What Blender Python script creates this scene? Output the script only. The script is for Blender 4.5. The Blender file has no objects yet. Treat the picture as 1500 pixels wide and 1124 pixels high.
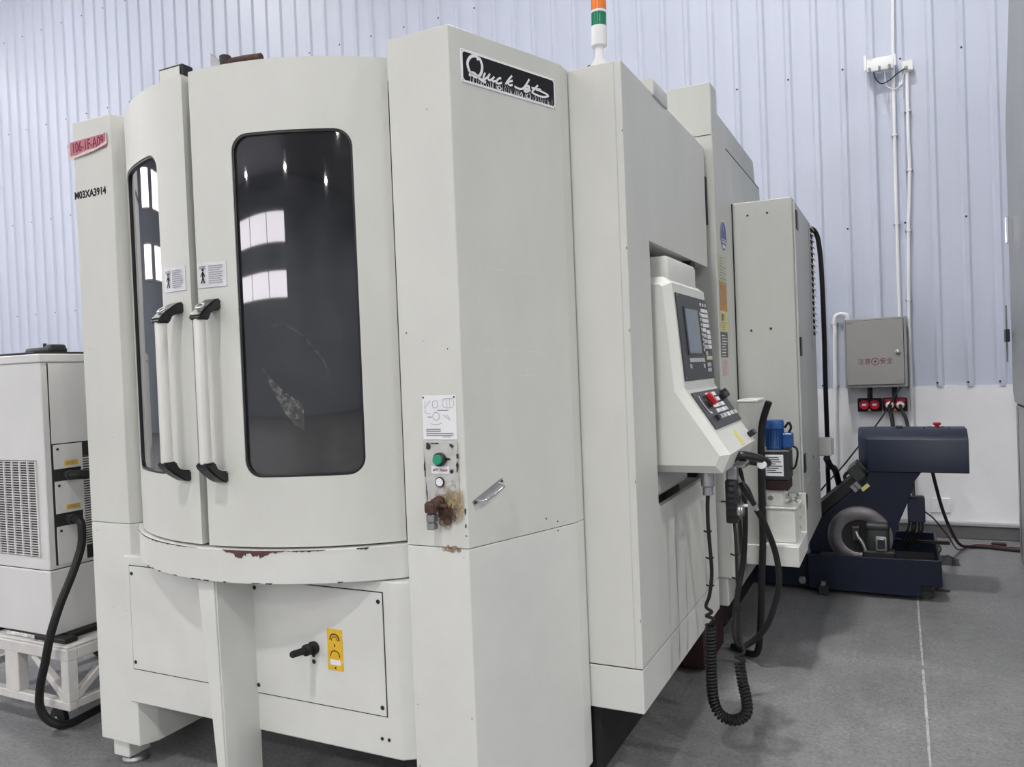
import bpy, bmesh, math, random
from mathutils import Vector, Matrix
random.seed(7)
scene = bpy.context.scene
COL = scene.collection
rad = math.radians

# ------------------------------------------------------------------ camera
F_PX, YAW, PITCH, ROLL = 1154.87, .456976, .0169876, .0395808
fwd = Vector((-math.sin(YAW)*math.cos(PITCH), math.cos(YAW)*math.cos(PITCH), -math.sin(PITCH)))
rgt = Vector((math.cos(YAW), math.sin(YAW), 0)); dwn = fwd.cross(rgt)
r2 = math.cos(ROLL)*rgt + math.sin(ROLL)*dwn
d2 = -math.sin(ROLL)*rgt + math.cos(ROLL)*dwn
cam = bpy.data.cameras.new('camera'); cam_ob = bpy.data.objects.new('camera', cam); COL.objects.link(cam_ob)
cam.sensor_width = 36; cam.lens = F_PX*36/1500; cam.clip_end = 200
mw = Matrix((r2, -d2, -fwd)).transposed().to_4x4(); mw.translation = (0, 0, 1.5)
cam_ob.matrix_world = mw
scene.camera = cam_ob

# ------------------------------------------------------------------ world, exposure
w = bpy.data.worlds.new('world'); scene.world = w; w.use_nodes = True
w.node_tree.nodes['Background'].inputs[0].default_value = (.75, .85, 1, 1)
w.node_tree.nodes['Background'].inputs[1].default_value = 1.0
scene.view_settings.view_transform = 'Standard'
scene.view_settings.look = 'None'
scene.view_settings.exposure = 0.25
scene.view_settings.gamma = 1.0
scene.view_settings.use_curve_mapping = False
LAMP = 575.0          # emission of the high-bay lamps of the hall
WINDOW = 6.0          # daylight seen in the far window strips

# ------------------------------------------------------------------ materials
def nodes(name):
    m = bpy.data.materials.new(name); m.use_nodes = True
    return m, m.node_tree, m.node_tree.nodes['Principled BSDF']
def mat(name, rgb, rough=.5, metal=0, var=.06, scale=4, bump=0, bscale=60, emit=0, spec=.5, stretch=None, rvar=0, alpha=1):
    m, nt, p = nodes(name)
    p.inputs['Roughness'].default_value = rough; p.inputs['Metallic'].default_value = metal
    p.inputs['Specular IOR Level'].default_value = spec
    c = (*rgb, 1)
    if var > 0 or bump > 0:
        g = nt.nodes.new('ShaderNodeNewGeometry'); src = g.outputs['Position']
        if stretch:
            mp = nt.nodes.new('ShaderNodeMapping'); mp.inputs['Scale'].default_value = stretch
            nt.links.new(src, mp.inputs['Vector']); src = mp.outputs['Vector']
    if var > 0:
        n = nt.nodes.new('ShaderNodeTexNoise'); n.inputs['Scale'].default_value = scale; n.inputs['Detail'].default_value = 6
        n.inputs['Roughness'].default_value = .65
        nt.links.new(src, n.inputs['Vector'])
        r = nt.nodes.new('ShaderNodeValToRGB')
        r.color_ramp.elements[0].position = .3; r.color_ramp.elements[1].position = .7
        r.color_ramp.elements[0].color = tuple(x*(1-var) for x in rgb)+(1,)
        r.color_ramp.elements[1].color = tuple(min(1, x*(1+var)) for x in rgb)+(1,)
        nt.links.new(n.outputs['Fac'], r.inputs['Fac']); nt.links.new(r.outputs['Color'], p.inputs['Base Color'])
        if rvar:
            mr = nt.nodes.new('ShaderNodeMapRange'); mr.inputs[3].default_value = rough-rvar; mr.inputs[4].default_value = rough+rvar
            nt.links.new(n.outputs['Fac'], mr.inputs[0]); nt.links.new(mr.outputs[0], p.inputs['Roughness'])
    else:
        p.inputs['Base Color'].default_value = c
    if bump > 0:
        b = nt.nodes.new('ShaderNodeTexNoise'); b.inputs['Scale'].default_value = bscale; b.inputs['Detail'].default_value = 4
        nt.links.new(src, b.inputs['Vector'])
        bp = nt.nodes.new('ShaderNodeBump'); bp.inputs['Strength'].default_value = bump; bp.inputs['Distance'].default_value = .004
        nt.links.new(b.outputs['Fac'], bp.inputs['Height']); nt.links.new(bp.outputs['Normal'], p.inputs['Normal'])
    if emit:
        p.inputs['Emission Color'].default_value = c; p.inputs['Emission Strength'].default_value = emit
    return m

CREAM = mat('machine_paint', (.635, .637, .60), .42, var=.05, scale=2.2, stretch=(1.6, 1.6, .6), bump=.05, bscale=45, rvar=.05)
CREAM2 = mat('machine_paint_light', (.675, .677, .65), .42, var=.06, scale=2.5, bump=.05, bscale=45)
CREAM_SHADED = mat('machine_paint_shaded', (.53, .538, .51), .4, var=.06, scale=2.2, stretch=(1.6, 1.6, .5), bump=.04, bscale=45)  # machine paint again, darkened for less-lit parts: shade put into the colour
WHITEP = mat('pendant_white', (.68, .69, .65), .4, var=.03)
BLACK = mat('black_plastic', (.012, .012, .014), .35, var=0)
RUBBER = mat('black_rubber', (.009, .009, .0095), .55, var=.2, scale=30, spec=.35)
DARK = mat('dark_cavity', (.012, .012, .013), .7, var=0)
GAP = mat('seam_shadow_gap', (.02, .02, .02), .8, var=0)
STEEL = mat('bare_steel', (.55, .55, .56), .28, metal=1, var=.1, scale=20)
DULL = mat('dull_steel', (.33, .33, .34), .45, metal=.9, var=.15, scale=14)
CHROME = mat('chrome', (.75, .75, .76), .12, metal=1, var=0)
ALU = mat('anodised_bar', (.78, .77, .73), .38, metal=.25, var=.08, scale=9, stretch=(1, 1, .4))
WHITE = mat('white_print', (.82, .82, .84), .45, var=.03)
PLATE = mat('label_plate_silver', (.70, .70, .72), .35, metal=.2, var=.08, scale=25)
INK = mat('ink_black', (.012, .012, .015), .6, var=0, spec=.2)
INKG = mat('ink_grey', (.25, .25, .3), .6, var=0)
GREEN = mat('green_button', (.02, .30, .16), .35, var=0)
GREENL = mat('green_lens', (.0, .20, .09), .18, var=0)
ORANGEL = mat('orange_lens', (.85, .20, .02), .2, var=0)
YELLOW = mat('yellow_label', (.80, .48, .03), .5, var=.12, scale=40)
YELLOW2 = mat('pale_yellow_label', (.70, .62, .20), .5, var=.1, scale=40)
PALEL = mat('pale_label', (.52, .54, .40), .5, var=.2, scale=60)
ORANGE = mat('orange_label', (.55, .26, .05), .55, var=.3, scale=60)
PINK = mat('pink_sign', (.47, .14, .19), .5, var=.15, scale=14)
TAPE = mat('clear_tape', (.62, .45, .44), .25, var=.2, scale=30)
MAROON = mat('maroon_print', (.16, .01, .03), .6, var=0)
RED = mat('red_plastic', (.55, .02, .03), .35, var=0)
REDS = mat('red_socket', (.50, .01, .035), .3, var=.1, scale=20)
BLUEM = mat('blue_motor', (.015, .075, .26), .35, var=.1, scale=20)
BLUEL = mat('blue_label', (.03, .05, .30), .35, var=0)
NAVY = mat('navy_paint', (.0045, .0085, .026), .45, var=.25, scale=6, bump=.08, bscale=40, spec=.35)
NAVYL = mat('navy_top', (.007, .013, .034), .4, var=.2, scale=6, spec=.45)
GREYM = mat('motor_grey', (.025, .029, .028), .45, var=.15, scale=20)
PANELG = mat('panel_charcoal', (.035, .036, .042), .38, var=.06, scale=20)
KEYW = mat('key_white', (.80, .80, .82), .4, var=.06, scale=60)
KEYG = mat('key_grey', (.52, .53, .55), .4, var=.06, scale=60)
KEYY = mat('key_cream', (.66, .58, .42), .4, var=0)
SCREEN = mat('screen_glass', (.16, .20, .25), .12, var=.1, scale=5)
BOXGREY = mat('distribution_grey', (.34, .335, .32), .4, var=.03)
PVC = mat('white_pvc', (.82, .82, .82), .35, var=.03)
RUST = mat('rust', (.075, .038, .028), .8, var=.5, scale=40, bump=.4, bscale=90)
PRIMER = mat('bare_primer', (.10, .045, .04), .7, var=.5, scale=30)
CHIPDK = mat('chip_dark', (.03, .025, .025), .7, var=.3, scale=60)
DISC = mat('worn_disc', (.20, .19, .20), .42, metal=.85, var=.3, scale=9)
REDDK = mat('dark_red_casting', (.022, .004, .005), .6, var=.3, scale=8)
BED = mat('bed_black', (.008, .008, .0085), .6, var=.2, scale=8)
CHILL = mat('chiller_paint', (.66, .655, .65), .42, var=.05, scale=3, bump=.03)
CARTP = mat('cart_paint', (.62, .60, .585), .5, var=.12, scale=9, bump=.1)
GRILLE = mat('grille_dark', (.06, .045, .05), .6, var=.2, scale=10)
NEIGH = mat('neighbour_paint', (.36, .37, .37), .42, var=.05, scale=2)
WALLW = mat('white_masonry', (.87, .87, .90), .6, var=.04, scale=2.5, bump=.12, bscale=14)
SKIRT = mat('grey_baseboard', (.12, .12, .125), .5, var=.15, scale=5)
LEDGE = mat('ledge_paint', (.40, .40, .41), .5, var=.1, scale=5)
SHEET = mat('blue_white_sheet', (.55, .585, .70), .42, metal=.0, var=.035, scale=1.2, stretch=(6, 1, .15), rvar=.04)
HALL = mat('hall_wall', (.40, .43, .50), .6, var=.03)
ROOF = mat('roof_sheet', (.22, .23, .26), .6, var=.04)
LAMPM = mat('lamp_emitter', (1, .985, .95), .5, var=0, emit=LAMP)
DAY = mat('daylight_pane', (.98, .93, 1), .4, var=0, emit=WINDOW)
HOUSE = mat('lamp_housing', (.05, .05, .055), .4, metal=.5, var=0)
LINEF = mat('joint_filler', (.42, .42, .42), .8, var=.3, scale=25)

def floor_mat():
    m, nt, p = nodes('concrete_floor')
    g = nt.nodes.new('ShaderNodeNewGeometry')
    def noise(s, d, ro=.6):
        n = nt.nodes.new('ShaderNodeTexNoise'); n.inputs['Scale'].default_value = s; n.inputs['Detail'].default_value = d
        n.inputs['Roughness'].default_value = ro
        nt.links.new(g.outputs['Position'], n.inputs['Vector']); return n.outputs['Fac']
    a, b, c = noise(1.1, 8, .7), noise(9, 8, .75), noise(60, 8, .85)
    r = nt.nodes.new('ShaderNodeValToRGB'); r.color_ramp.elements[0].position = .3; r.color_ramp.elements[1].position = .72
    r.color_ramp.elements[0].color = (.12, .12, .123, 1); r.color_ramp.elements[1].color = (.30, .30, .306, 1)
    mx = nt.nodes.new('ShaderNodeMix'); mx.inputs[0].default_value = .5
    nt.links.new(a, mx.inputs[2]); nt.links.new(b, mx.inputs[3]); nt.links.new(mx.outputs[0], r.inputs['Fac'])
    r2_ = nt.nodes.new('ShaderNodeMapRange'); r2_.inputs[1].default_value = .3; r2_.inputs[2].default_value = .7
    r2_.inputs[3].default_value = .45; r2_.inputs[4].default_value = 1.6
    nt.links.new(c, r2_.inputs[0])
    ml = nt.nodes.new('ShaderNodeMix'); ml.data_type = 'RGBA'; ml.blend_type = 'MULTIPLY'; ml.inputs[0].default_value = 1
    nt.links.new(r.outputs['Color'], ml.inputs[6]); nt.links.new(r2_.outputs[0], ml.inputs[7])
    nt.links.new(ml.outputs[2], p.inputs['Base Color'])
    mr = nt.nodes.new('ShaderNodeMapRange'); mr.inputs[3].default_value = .38; mr.inputs[4].default_value = .62
    nt.links.new(b, mr.inputs[0]); nt.links.new(mr.outputs[0], p.inputs['Roughness'])
    bp = nt.nodes.new('ShaderNodeBump'); bp.inputs['Strength'].default_value = .15; bp.inputs['Distance'].default_value = .003
    nt.links.new(c, bp.inputs['Height']); nt.links.new(bp.outputs['Normal'], p.inputs['Normal'])
    return m
FLOOR = floor_mat()

def glass_mat():
    """smoked door glass, hazed by coolant film: a reflective, partly see-through dark pane"""
    m, nt, p = nodes('smoked_door_glass')
    p.inputs['Roughness'].default_value = .03; p.inputs['Specular IOR Level'].default_value = .8
    p.inputs['Coat Weight'].default_value = 1.0; p.inputs['Coat IOR'].default_value = 1.7; p.inputs['Coat Roughness'].default_value = .02
    g = nt.nodes.new('ShaderNodeNewGeometry')
    n = nt.nodes.new('ShaderNodeTexNoise'); n.inputs['Scale'].default_value = 7; n.inputs['Detail'].default_value = 8; n.inputs['Roughness'].default_value = .7
    nt.links.new(g.outputs['Position'], n.inputs['Vector'])
    r = nt.nodes.new('ShaderNodeValToRGB'); r.color_ramp.elements[0].position = .32; r.color_ramp.elements[1].position = .75
    r.color_ramp.elements[0].color = (.016, .016, .017, 1); r.color_ramp.elements[1].color = (.05, .05, .052, 1)
    nt.links.new(n.outputs['Fac'], r.inputs['Fac']); nt.links.new(r.outputs['Color'], p.inputs['Base Color'])
    t = nt.nodes.new('ShaderNodeBsdfTransparent'); t.inputs[0].default_value = (.35, .35, .37, 1)
    mx = nt.nodes.new('ShaderNodeMixShader'); mx.inputs[0].default_value = .78
    nt.links.new(t.outputs[0], mx.inputs[1]); nt.links.new(p.outputs[0], mx.inputs[2])
    nt.links.new(mx.outputs[0], nt.nodes['Material Output'].inputs['Surface'])
    return m
GLASS = glass_mat()

def stain_mat(name, rgb, scale, lo, hi, centre, size):
    """a stain with ragged edge: fades out from its own centre through noise"""
    m, nt, p = nodes(name); p.inputs['Roughness'].default_value = .75
    g = nt.nodes.new('ShaderNodeNewGeometry')
    n = nt.nodes.new('ShaderNodeTexNoise'); n.inputs['Scale'].default_value = scale; n.inputs['Detail'].default_value = 6; n.inputs['Roughness'].default_value = .7
    nt.links.new(g.outputs['Position'], n.inputs['Vector'])
    mp = nt.nodes.new('ShaderNodeVectorMath'); mp.operation = 'SUBTRACT'; mp.inputs[1].default_value = centre
    nt.links.new(g.outputs['Position'], mp.inputs[0])
    sc = nt.nodes.new('ShaderNodeVectorMath'); sc.operation = 'MULTIPLY'; sc.inputs[1].default_value = tuple(1/s for s in size)
    nt.links.new(mp.outputs[0], sc.inputs[0])
    ln = nt.nodes.new('ShaderNodeVectorMath'); ln.operation = 'LENGTH'; nt.links.new(sc.outputs[0], ln.inputs[0])
    s1 = nt.nodes.new('ShaderNodeMath'); s1.operation = 'MULTIPLY_ADD'; s1.inputs[1].default_value = -.45; s1.inputs[2].default_value = .45
    nt.links.new(ln.outputs['Value'], s1.inputs[0])
    ad = nt.nodes.new('ShaderNodeMath'); ad.operation = 'ADD'; nt.links.new(s1.outputs[0], ad.inputs[0]); nt.links.new(n.outputs['Fac'], ad.inputs[1])
    rp = nt.nodes.new('ShaderNodeMapRange'); rp.inputs[1].default_value = lo; rp.inputs[2].default_value = hi
    nt.links.new(ad.outputs[0], rp.inputs[0]); nt.links.new(rp.outputs[0], p.inputs['Alpha'])
    r = nt.nodes.new('ShaderNodeValToRGB'); r.color_ramp.elements[0].color = tuple(x*.35 for x in rgb)+(1,); r.color_ramp.elements[1].color = (*rgb, 1)
    r.color_ramp.elements[0].position = .38; r.color_ramp.elements[1].position = .62
    nt.links.new(n.outputs['Fac'], r.inputs['Fac']); nt.links.new(r.outputs['Color'], p.inputs['Base Color'])
    return m

# ------------------------------------------------------------------ builders
ORG = {}
def finish(bm, mt, name):
    bmesh.ops.recalc_face_normals(bm, faces=bm.faces)
    me = bpy.data.meshes.new(name); bm.to_mesh(me); bm.free()
    me.materials.append(mt)
    me.polygons.foreach_set('use_smooth', [True]*len(me.polygons))
    me.set_sharp_from_angle(angle=rad(32))
    return me
def mk(name, bm, mt, parent=None, origin=None):
    if parent is not None: o = ORG[parent.name]
    elif origin is not None: o = Vector(origin)
    else:
        xs = [v.co for v in bm.verts]
        o = Vector(((min(v.x for v in xs)+max(v.x for v in xs))/2, (min(v.y for v in xs)+max(v.y for v in xs))/2, min(v.z for v in xs)))
    bmesh.ops.translate(bm, verts=bm.verts, vec=-o)
    ob = bpy.data.objects.new(name, finish(bm, mt, name)); COL.objects.link(ob)
    if parent is not None: ob.parent = parent
    else: ob.location = o
    ORG[ob.name] = o
    return ob
def tag(ob, label=None, cat=None, group=None, kind=None):
    if label: ob['label'] = label
    if cat: ob['category'] = cat
    if group: ob['group'] = group
    if kind: ob['kind'] = kind
    return ob
def thing(name, label, cat, loc, group=None):
    o = bpy.data.objects.new(name, None); COL.objects.link(o); o.location = loc; o.empty_display_size = .1
    ORG[o.name] = Vector(loc); tag(o, label, cat, group); return o
def inst(name, me, parent, loc, rot=None):
    ob = bpy.data.objects.new(name, me); COL.objects.link(ob); ob.parent = parent
    M = Matrix.Translation(Vector(loc)-ORG[parent.name])
    if rot is not None: M = M @ rot.to_4x4()
    ob.matrix_local = M
    return ob
def frame(o, ex, ey):
    ex, ey = Vector(ex).normalized(), Vector(ey).normalized(); n = ex.cross(ey)
    M = Matrix((ex, ey, n)).transposed().to_4x4(); M.translation = Vector(o); return M
FRONT = lambda x, y, z: frame((x, y, z), (1, 0, 0), (0, 0, 1))       # faces -Y
SIDE = lambda x, y, z: frame((x, y, z), (0, 1, 0), (0, 0, 1))        # faces +X

def b_box(x0, x1, y0, y1, z0, z1, bev=.004, seg=1, bm=None):
    own = bm is None; t = bmesh.new()
    bmesh.ops.create_cube(t, size=1)
    for v in t.verts: v.co = Vector(((x0+x1)/2+v.co.x*(x1-x0), (y0+y1)/2+v.co.y*(y1-y0), (z0+z1)/2+v.co.z*(z1-z0)))
    if bev > 0:
        bev = min(bev, .45*min(abs(x1-x0), abs(y1-y0), abs(z1-z0)))
        bmesh.ops.bevel(t, geom=list(t.edges), offset=bev, segments=seg, affect='EDGES', profile=.5)
    if own: return t
    join(bm, t); return bm
def join(bm, t):
    me = bpy.data.meshes.new('tmp'); t.to_mesh(me); t.free(); bm.from_mesh(me); bpy.data.meshes.remove(me)
def box(name, x0, x1, y0, y1, z0, z1, mt, parent=None, bev=.004, seg=1):
    return mk(name, b_box(x0, x1, y0, y1, z0, z1, bev, seg), mt, parent)
def lbox(name, M, x0, x1, y0, y1, z0, z1, mt, parent, bev=.001):
    bm = b_box(x0, x1, y0, y1, z0, z1, bev); bmesh.ops.transform(bm, matrix=M, verts=bm.verts); return mk(name, bm, mt, parent)
def b_prism(pts, axis, a0, a1, bev=0, endbev=0):
    bm = bmesh.new()
    def co(p, a):
        return {'z': Vector((p[0], p[1], a)), 'y': Vector((p[0], a, p[1])), 'x': Vector((a, p[0], p[1]))}[axis]
    lo = [bm.verts.new(co(p, a0)) for p in pts]; hi = [bm.verts.new(co(p, a1)) for p in pts]
    f0 = bm.faces.new(lo); f1 = bm.faces.new(hi[::-1]); n = len(pts)
    side = [bm.faces.new((lo[i], hi[i], hi[(i+1) % n], lo[(i+1) % n])) for i in range(n)]
    bmesh.ops.recalc_face_normals(bm, faces=bm.faces)
    if endbev: bmesh.ops.bevel(bm, geom=list(set(f0.edges) | set(f1.edges)), offset=endbev, segments=1, affect='EDGES')
    if bev: bmesh.ops.bevel(bm, geom=list(bm.edges), offset=bev, segments=1, affect='EDGES')
    return bm
def prism(name, pts, axis, a0, a1, mt, parent=None, bev=.003, endbev=0):
    return mk(name, b_prism(pts, axis, a0, a1, bev, endbev), mt, parent)
def b_lathe(prof, M, n=24):
    """prof: (radius, height) pairs; axis = local z of M"""
    bm = bmesh.new(); rings = []
    for r, h in prof:
        if r < 1e-6: rings.append([bm.verts.new((0, 0, h))])
        else: rings.append([bm.verts.new((r*math.cos(2*math.pi*i/n), r*math.sin(2*math.pi*i/n), h)) for i in range(n)])
    for a, b in zip(rings, rings[1:]):
        if len(a) == 1 and len(b) == 1: continue
        for i in range(n):
            j = (i+1) % n
            if len(a) == 1: bm.faces.new((a[0], b[i], b[j]))
            elif len(b) == 1: bm.faces.new((a[i], b[0], a[j]))
            else: bm.faces.new((a[i], b[i], b[j], a[j]))
    bmesh.ops.transform(bm, matrix=M, verts=bm.verts); return bm
def lathe(name, prof, M, mt, parent=None, n=24): return mk(name, b_lathe(prof, M, n), mt, parent)
def cyl(name, M, r, h, mt, parent=None, n=20, c=.15):
    e = r*c
    return lathe(name, [(0, 0), (r-e, 0), (r, e), (r, h-e), (r-e, h), (0, h)], M, mt, parent, n)
UP = lambda x, y, z: Matrix.Translation((x, y, z))
def smooth(pts, k=8):
    P = [Vector(p) for p in pts]; out = []
    for i in range(len(P)-1):
        a, b, c, d = P[max(i-1, 0)], P[i], P[i+1], P[min(i+2, len(P)-1)]
        for j in range(k):
            t = j/k
            out.append(.5*((2*b)+(c-a)*t+(2*a-5*b+4*c-d)*t*t+(3*b-a-3*c+d)*t**3))
    out.append(P[-1]); return out
def b_tube(pts, r, n=10):
    bm = bmesh.new(); rings = []; up = None
    for i, p in enumerate(pts):
        t = (pts[min(i+1, len(pts)-1)]-pts[max(i-1, 0)]).normalized()
        if up is None: up = t.orthogonal().normalized()
        up = (up-t*up.dot(t)).normalized(); s = t.cross(up)
        rr = r(i/(len(pts)-1)) if callable(r) else r
        rings.append([bm.verts.new(p+rr*(math.cos(2*math.pi*j/n)*up+math.sin(2*math.pi*j/n)*s)) for j in range(n)])
    for a, b in zip(rings, rings[1:]):
        for j in range(n): bm.faces.new((a[j], a[(j+1) % n], b[(j+1) % n], b[j]))
    bm.faces.new(rings[0][::-1]); bm.faces.new(rings[-1]); return bm
def tube(name, pts, r, mt, parent=None, k=8, n=10):
    return mk(name, b_tube(smooth(pts, k) if k > 1 else [Vector(p) for p in pts], r, n), mt, parent)
def text(name, body, size, M, mt, parent, align='CENTER', sx=1, shear=0, bold=0):
    cu = bpy.data.curves.new('t', 'FONT'); cu.body = body; cu.size = size; cu.align_x = align; cu.align_y = 'CENTER'
    cu.shear = shear; cu.extrude = .0004; cu.offset = bold; cu.resolution_u = 3
    o = bpy.data.objects.new('t', cu); COL.objects.link(o)
    dg = bpy.context.evaluated_depsgraph_get(); dg.update()
    me = bpy.data.meshes.new_from_object(o.evaluated_get(dg))
    bm = bmesh.new(); bm.from_mesh(me)
    bmesh.ops.transform(bm, matrix=M @ Matrix.Diagonal((sx, 1, 1, 1)), verts=bm.verts)
    bpy.data.objects.remove(o); bpy.data.curves.remove(cu); bpy.data.meshes.remove(me)
    return mk(name, bm, mt, parent)
def rects(name, M, L, mt, parent, z=.0006):
    bm = bmesh.new()
    for x0, x1, y0, y1 in L:
        bm.faces.new([bm.verts.new(M @ Vector(c)) for c in ((x0, y0, z), (x1, y0, z), (x1, y1, z), (x0, y1, z))])
    return mk(name, bm, mt, parent)
def strokes(name, M, L, mt, parent, z=.0008):
    """pen strokes: list of (points, half width)"""
    bm = bmesh.new()
    for pts, hw in L:
        P = smooth([(x, y, 0) for x, y in pts], 5) if len(pts) > 2 else [Vector((x, y, 0)) for x, y in pts]
        prev = None
        for i, p in enumerate(P):
            t = P[min(i+1, len(P)-1)]-P[max(i-1, 0)]
            nrm = Vector((-t.y, t.x, 0)).normalized()*(hw(i/(len(P)-1)) if callable(hw) else hw)
            a = bm.verts.new(M @ (p+nrm+Vector((0, 0, z)))); b = bm.verts.new(M @ (p-nrm+Vector((0, 0, z))))
            if prev: bm.faces.new((prev[0], prev[1], b, a))
            prev = (a, b)
    return mk(name, bm, mt, parent)
def lines(x0, x1, ys, h, jag=.25):
    return [(x0, x1-(x1-x0)*jag*random.random(), y-h/2, y+h/2) for y in ys]
def blob(name, M, cx, cy, rx, ry, mt, parent, n=22, jag=.45, z=.0007):
    bm = bmesh.new(); vs = []
    for i in range(n):
        a = 2*math.pi*i/n; k = 1-jag*random.random()
        vs.append(bm.verts.new(M @ Vector((cx+rx*k*math.cos(a), cy+ry*k*math.sin(a), z))))
    bm.faces.new(vs); return mk(name, bm, mt, parent)
def struct(ob): ob['kind'] = 'structure'; return ob

# ------------------------------------------------------------------ the hall
YW = 7.28
ROOFZ = 9.6
X0, X1, Y0 = -26.0, 20.0, -28.0
fl = struct(box('floor', X0, X1, Y0, YW+.1, -.2, 0, FLOOR, bev=0))
bm = bmesh.new(); random.seed(3)
for i in range(160):
    y = -1+i*(YW+1)/160; a = .0035+.003*random.random(); b_ = .0035+.003*random.random(); y2 = y+(YW+1)/160
    if random.random() < .02: continue
    bm.faces.new([bm.verts.new(c) for c in ((.061-a, y, .0012), (.061+b_, y, .0012), (.061+b_, y2, .0012), (.061-a, y2, .0012))])
mk('floor_joint', bm, LINEF, fl)
struct(box('ceiling', X0, X1, Y0, YW+.1, ROOFZ, ROOFZ+.2, ROOF, bev=0))
wb = struct(box('wall_back', X0, X1, YW, YW+.3, 0, 1.232, WALLW, bev=0))
struct(box('trim_1', X0, X1, YW+.09, YW+.3, 1.232, ROOFZ, HALL, bev=0))
struct(box('baseboard_back', X0, X1, YW-.035, YW+.02, 0, .105, SKIRT, bev=.006))
struct(box('trim_2', X0, X1, YW-.045, YW+.02, .105, .135, LEDGE, bev=.006))
# ribbed wall sheets, four ribs each
RP = .2175
def sheet_mesh():
    bm = bmesh.new(); prof = []
    for k in range(4):
        c = k*RP
        prof += [(c-.034, 0), (c-.015, -.022), (c+.015, -.022), (c+.034, 0)]
    prof.append((4*RP-.034, 0))
    lo = [bm.verts.new((x, y, 0)) for x, y in prof]; hi = [bm.verts.new((x, y, ROOFZ-1.225)) for x, y in prof]
    for i in range(len(prof)-1): bm.faces.new((lo[i], lo[i+1], hi[i+1], hi[i]))
    return finish(bm, SHEET, 'wall_sheet')
sm = sheet_mesh()
for k in range(-27, 19):
    inst('wall_sheet', sm, wb, (.077+k*4*RP, YW+.012, 1.225))
# roofing screws of the sheets (about three pixels each)
bm = bmesh.new()
def screw(x, z):
    t = b_lathe([(0, -.008), (.009, -.006), (.009, 0)], frame((x, YW-.010, z), (1, 0, 0), (0, 0, 1)) @ Matrix.Rotation(math.pi, 4, 'X') @ Matrix.Translation((0, 0, .002)), 6)
    join(bm, t)
for r_ in range(1, 7):
    for k in range(-34, 8): screw(.077+k*2*RP, 1.243+1.338*r_)
for k in range(-60, 10): screw(.077+k*RP-.02, 1.26)
tag(mk('screw_rows', bm, BLACK, wb), kind='stuff')

struct(box('wall_left', X0-.3, X0, Y0, YW+.1, 0, ROOFZ, HALL, bev=0))
struct(box('wall_right', X1, X1+.3, Y0, YW+.1, 0, ROOFZ, HALL, bev=0))
struct(box('wall_front', X0, X1, Y0-.3, Y0, 0, ROOFZ, HALL, bev=0))
# daylight window strips: the wall behind the camera and the left-hand wall
wn = 0
def window_strip(axis, p0, p1, z0, z1, n):
    global wn
    wn += 1
    if axis == 'y': f = box('window_%d' % wn, p0-.1, p1+.1, Y0-.02, Y0+.03, z0-.1, z1+.1, BOXGREY, bev=.01)
    else: f = box('window_%d' % wn, X0-.02, X0+.03, p0-.1, p1+.1, z0-.1, z1+.1, BOXGREY, bev=.01)
    struct(f); d = (p1-p0)/n
    for i in range(n):
        a, b = p0+i*d+.08, p0+(i+1)*d-.08
        if axis == 'y': box('pane', a, b, Y0+.03, Y0+.05, z0, z1, DAY, f, bev=0)
        else: box('pane', X0+.03, X0+.05, a, b, z0, z1, DAY, f, bev=0)
for z0, z1 in ((6.95, 8.15), (4.75, 5.8)):
    window_strip('y', -16, -1.6, z0, z1, 3)
    window_strip('x', -7, -1, z0, z1, 2); window_strip('x', .5, 4.5, z0, z1, 1)

# high-bay lamps under the roof
hm = finish(b_lathe([(0, .55), (.05, .55), (.06, .30), (.17, .24), (.24, .03), (.25, 0), (.235, 0), (.2, .05), (0, .05)], UP(0, 0, 0), 20), HOUSE, 'housing')
em = finish(b_lathe([(0, .012), (.21, .012), (.21, .03), (0, .03)], UP(0, 0, 0), 20), LAMPM, 'diffuser')
pm = finish(b_tube([Vector((0, 0, .5)), Vector((0, 0, 1.05))], .012, 6), HOUSE, 'hanger')
for i in range(5):
    for j in range(5):
        x, y = -19+9*i, 3.4-6.6*j
        l = thing('high_bay_lamp', 'round high bay lamp hanging under the hall roof', 'lamp', (x, y, 8.6), 'high bay lamps under the roof')
        inst('housing', hm, l, (x, y, 8.6)); inst('diffuser', em, l, (x, y, 8.6)); inst('hanger', pm, l, (x, y, 8.6))

# ------------------------------------------------------------------ the machining centre
CX, CY, RD = -2.04, 2.75, .89
MC = thing('machining_center', 'large cream-grey machining centre with curved double doors and black script nameplate', 'machine', (CX, 3.6, 0))
def mir(pts): return [(2*CX-x, y) for x, y in pts]
colp = [(-1.428, 2.125), (-1.40, 2.06), (-1.18, 2.06), (-1.013, 2.523), (-1.013, 2.592), (-1.428, 2.592)]
colc = [(-1.42, 2.13), (-1.397, 2.066), (-1.184, 2.066), (-1.02, 2.523), (-1.02, 2.58), (-1.42, 2.58)]
for P_ in (colp, mir(colp)):
    prism('column_cover', P_, 'z', .9655, 2.54, CREAM, MC, .002)
    prism('column_skirt', P_, 'z', .10, .9632, CREAM2, MC, .002)
for P_ in (colc, mir(colc)): prism('column_core', P_, 'z', .12, 2.5, GAP, MC, 0)
for sx in (-1, 1):
    for dx, y in ((.775, 2.12), (.9, 2.5)):
        x = CX+sx*dx
        ft = box('foot_block', x-.045, x+.045, y-.04, y+.06, .028, .11, CREAM2, MC, .003)
        lathe('leveling_pad', [(0, 0), (.05, 0), (.052, .012), (.045, .022), (.018, .028), (.018, .04), (0, .04)], UP(x+.02, y+.01, 0), DULL, ft)

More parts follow.
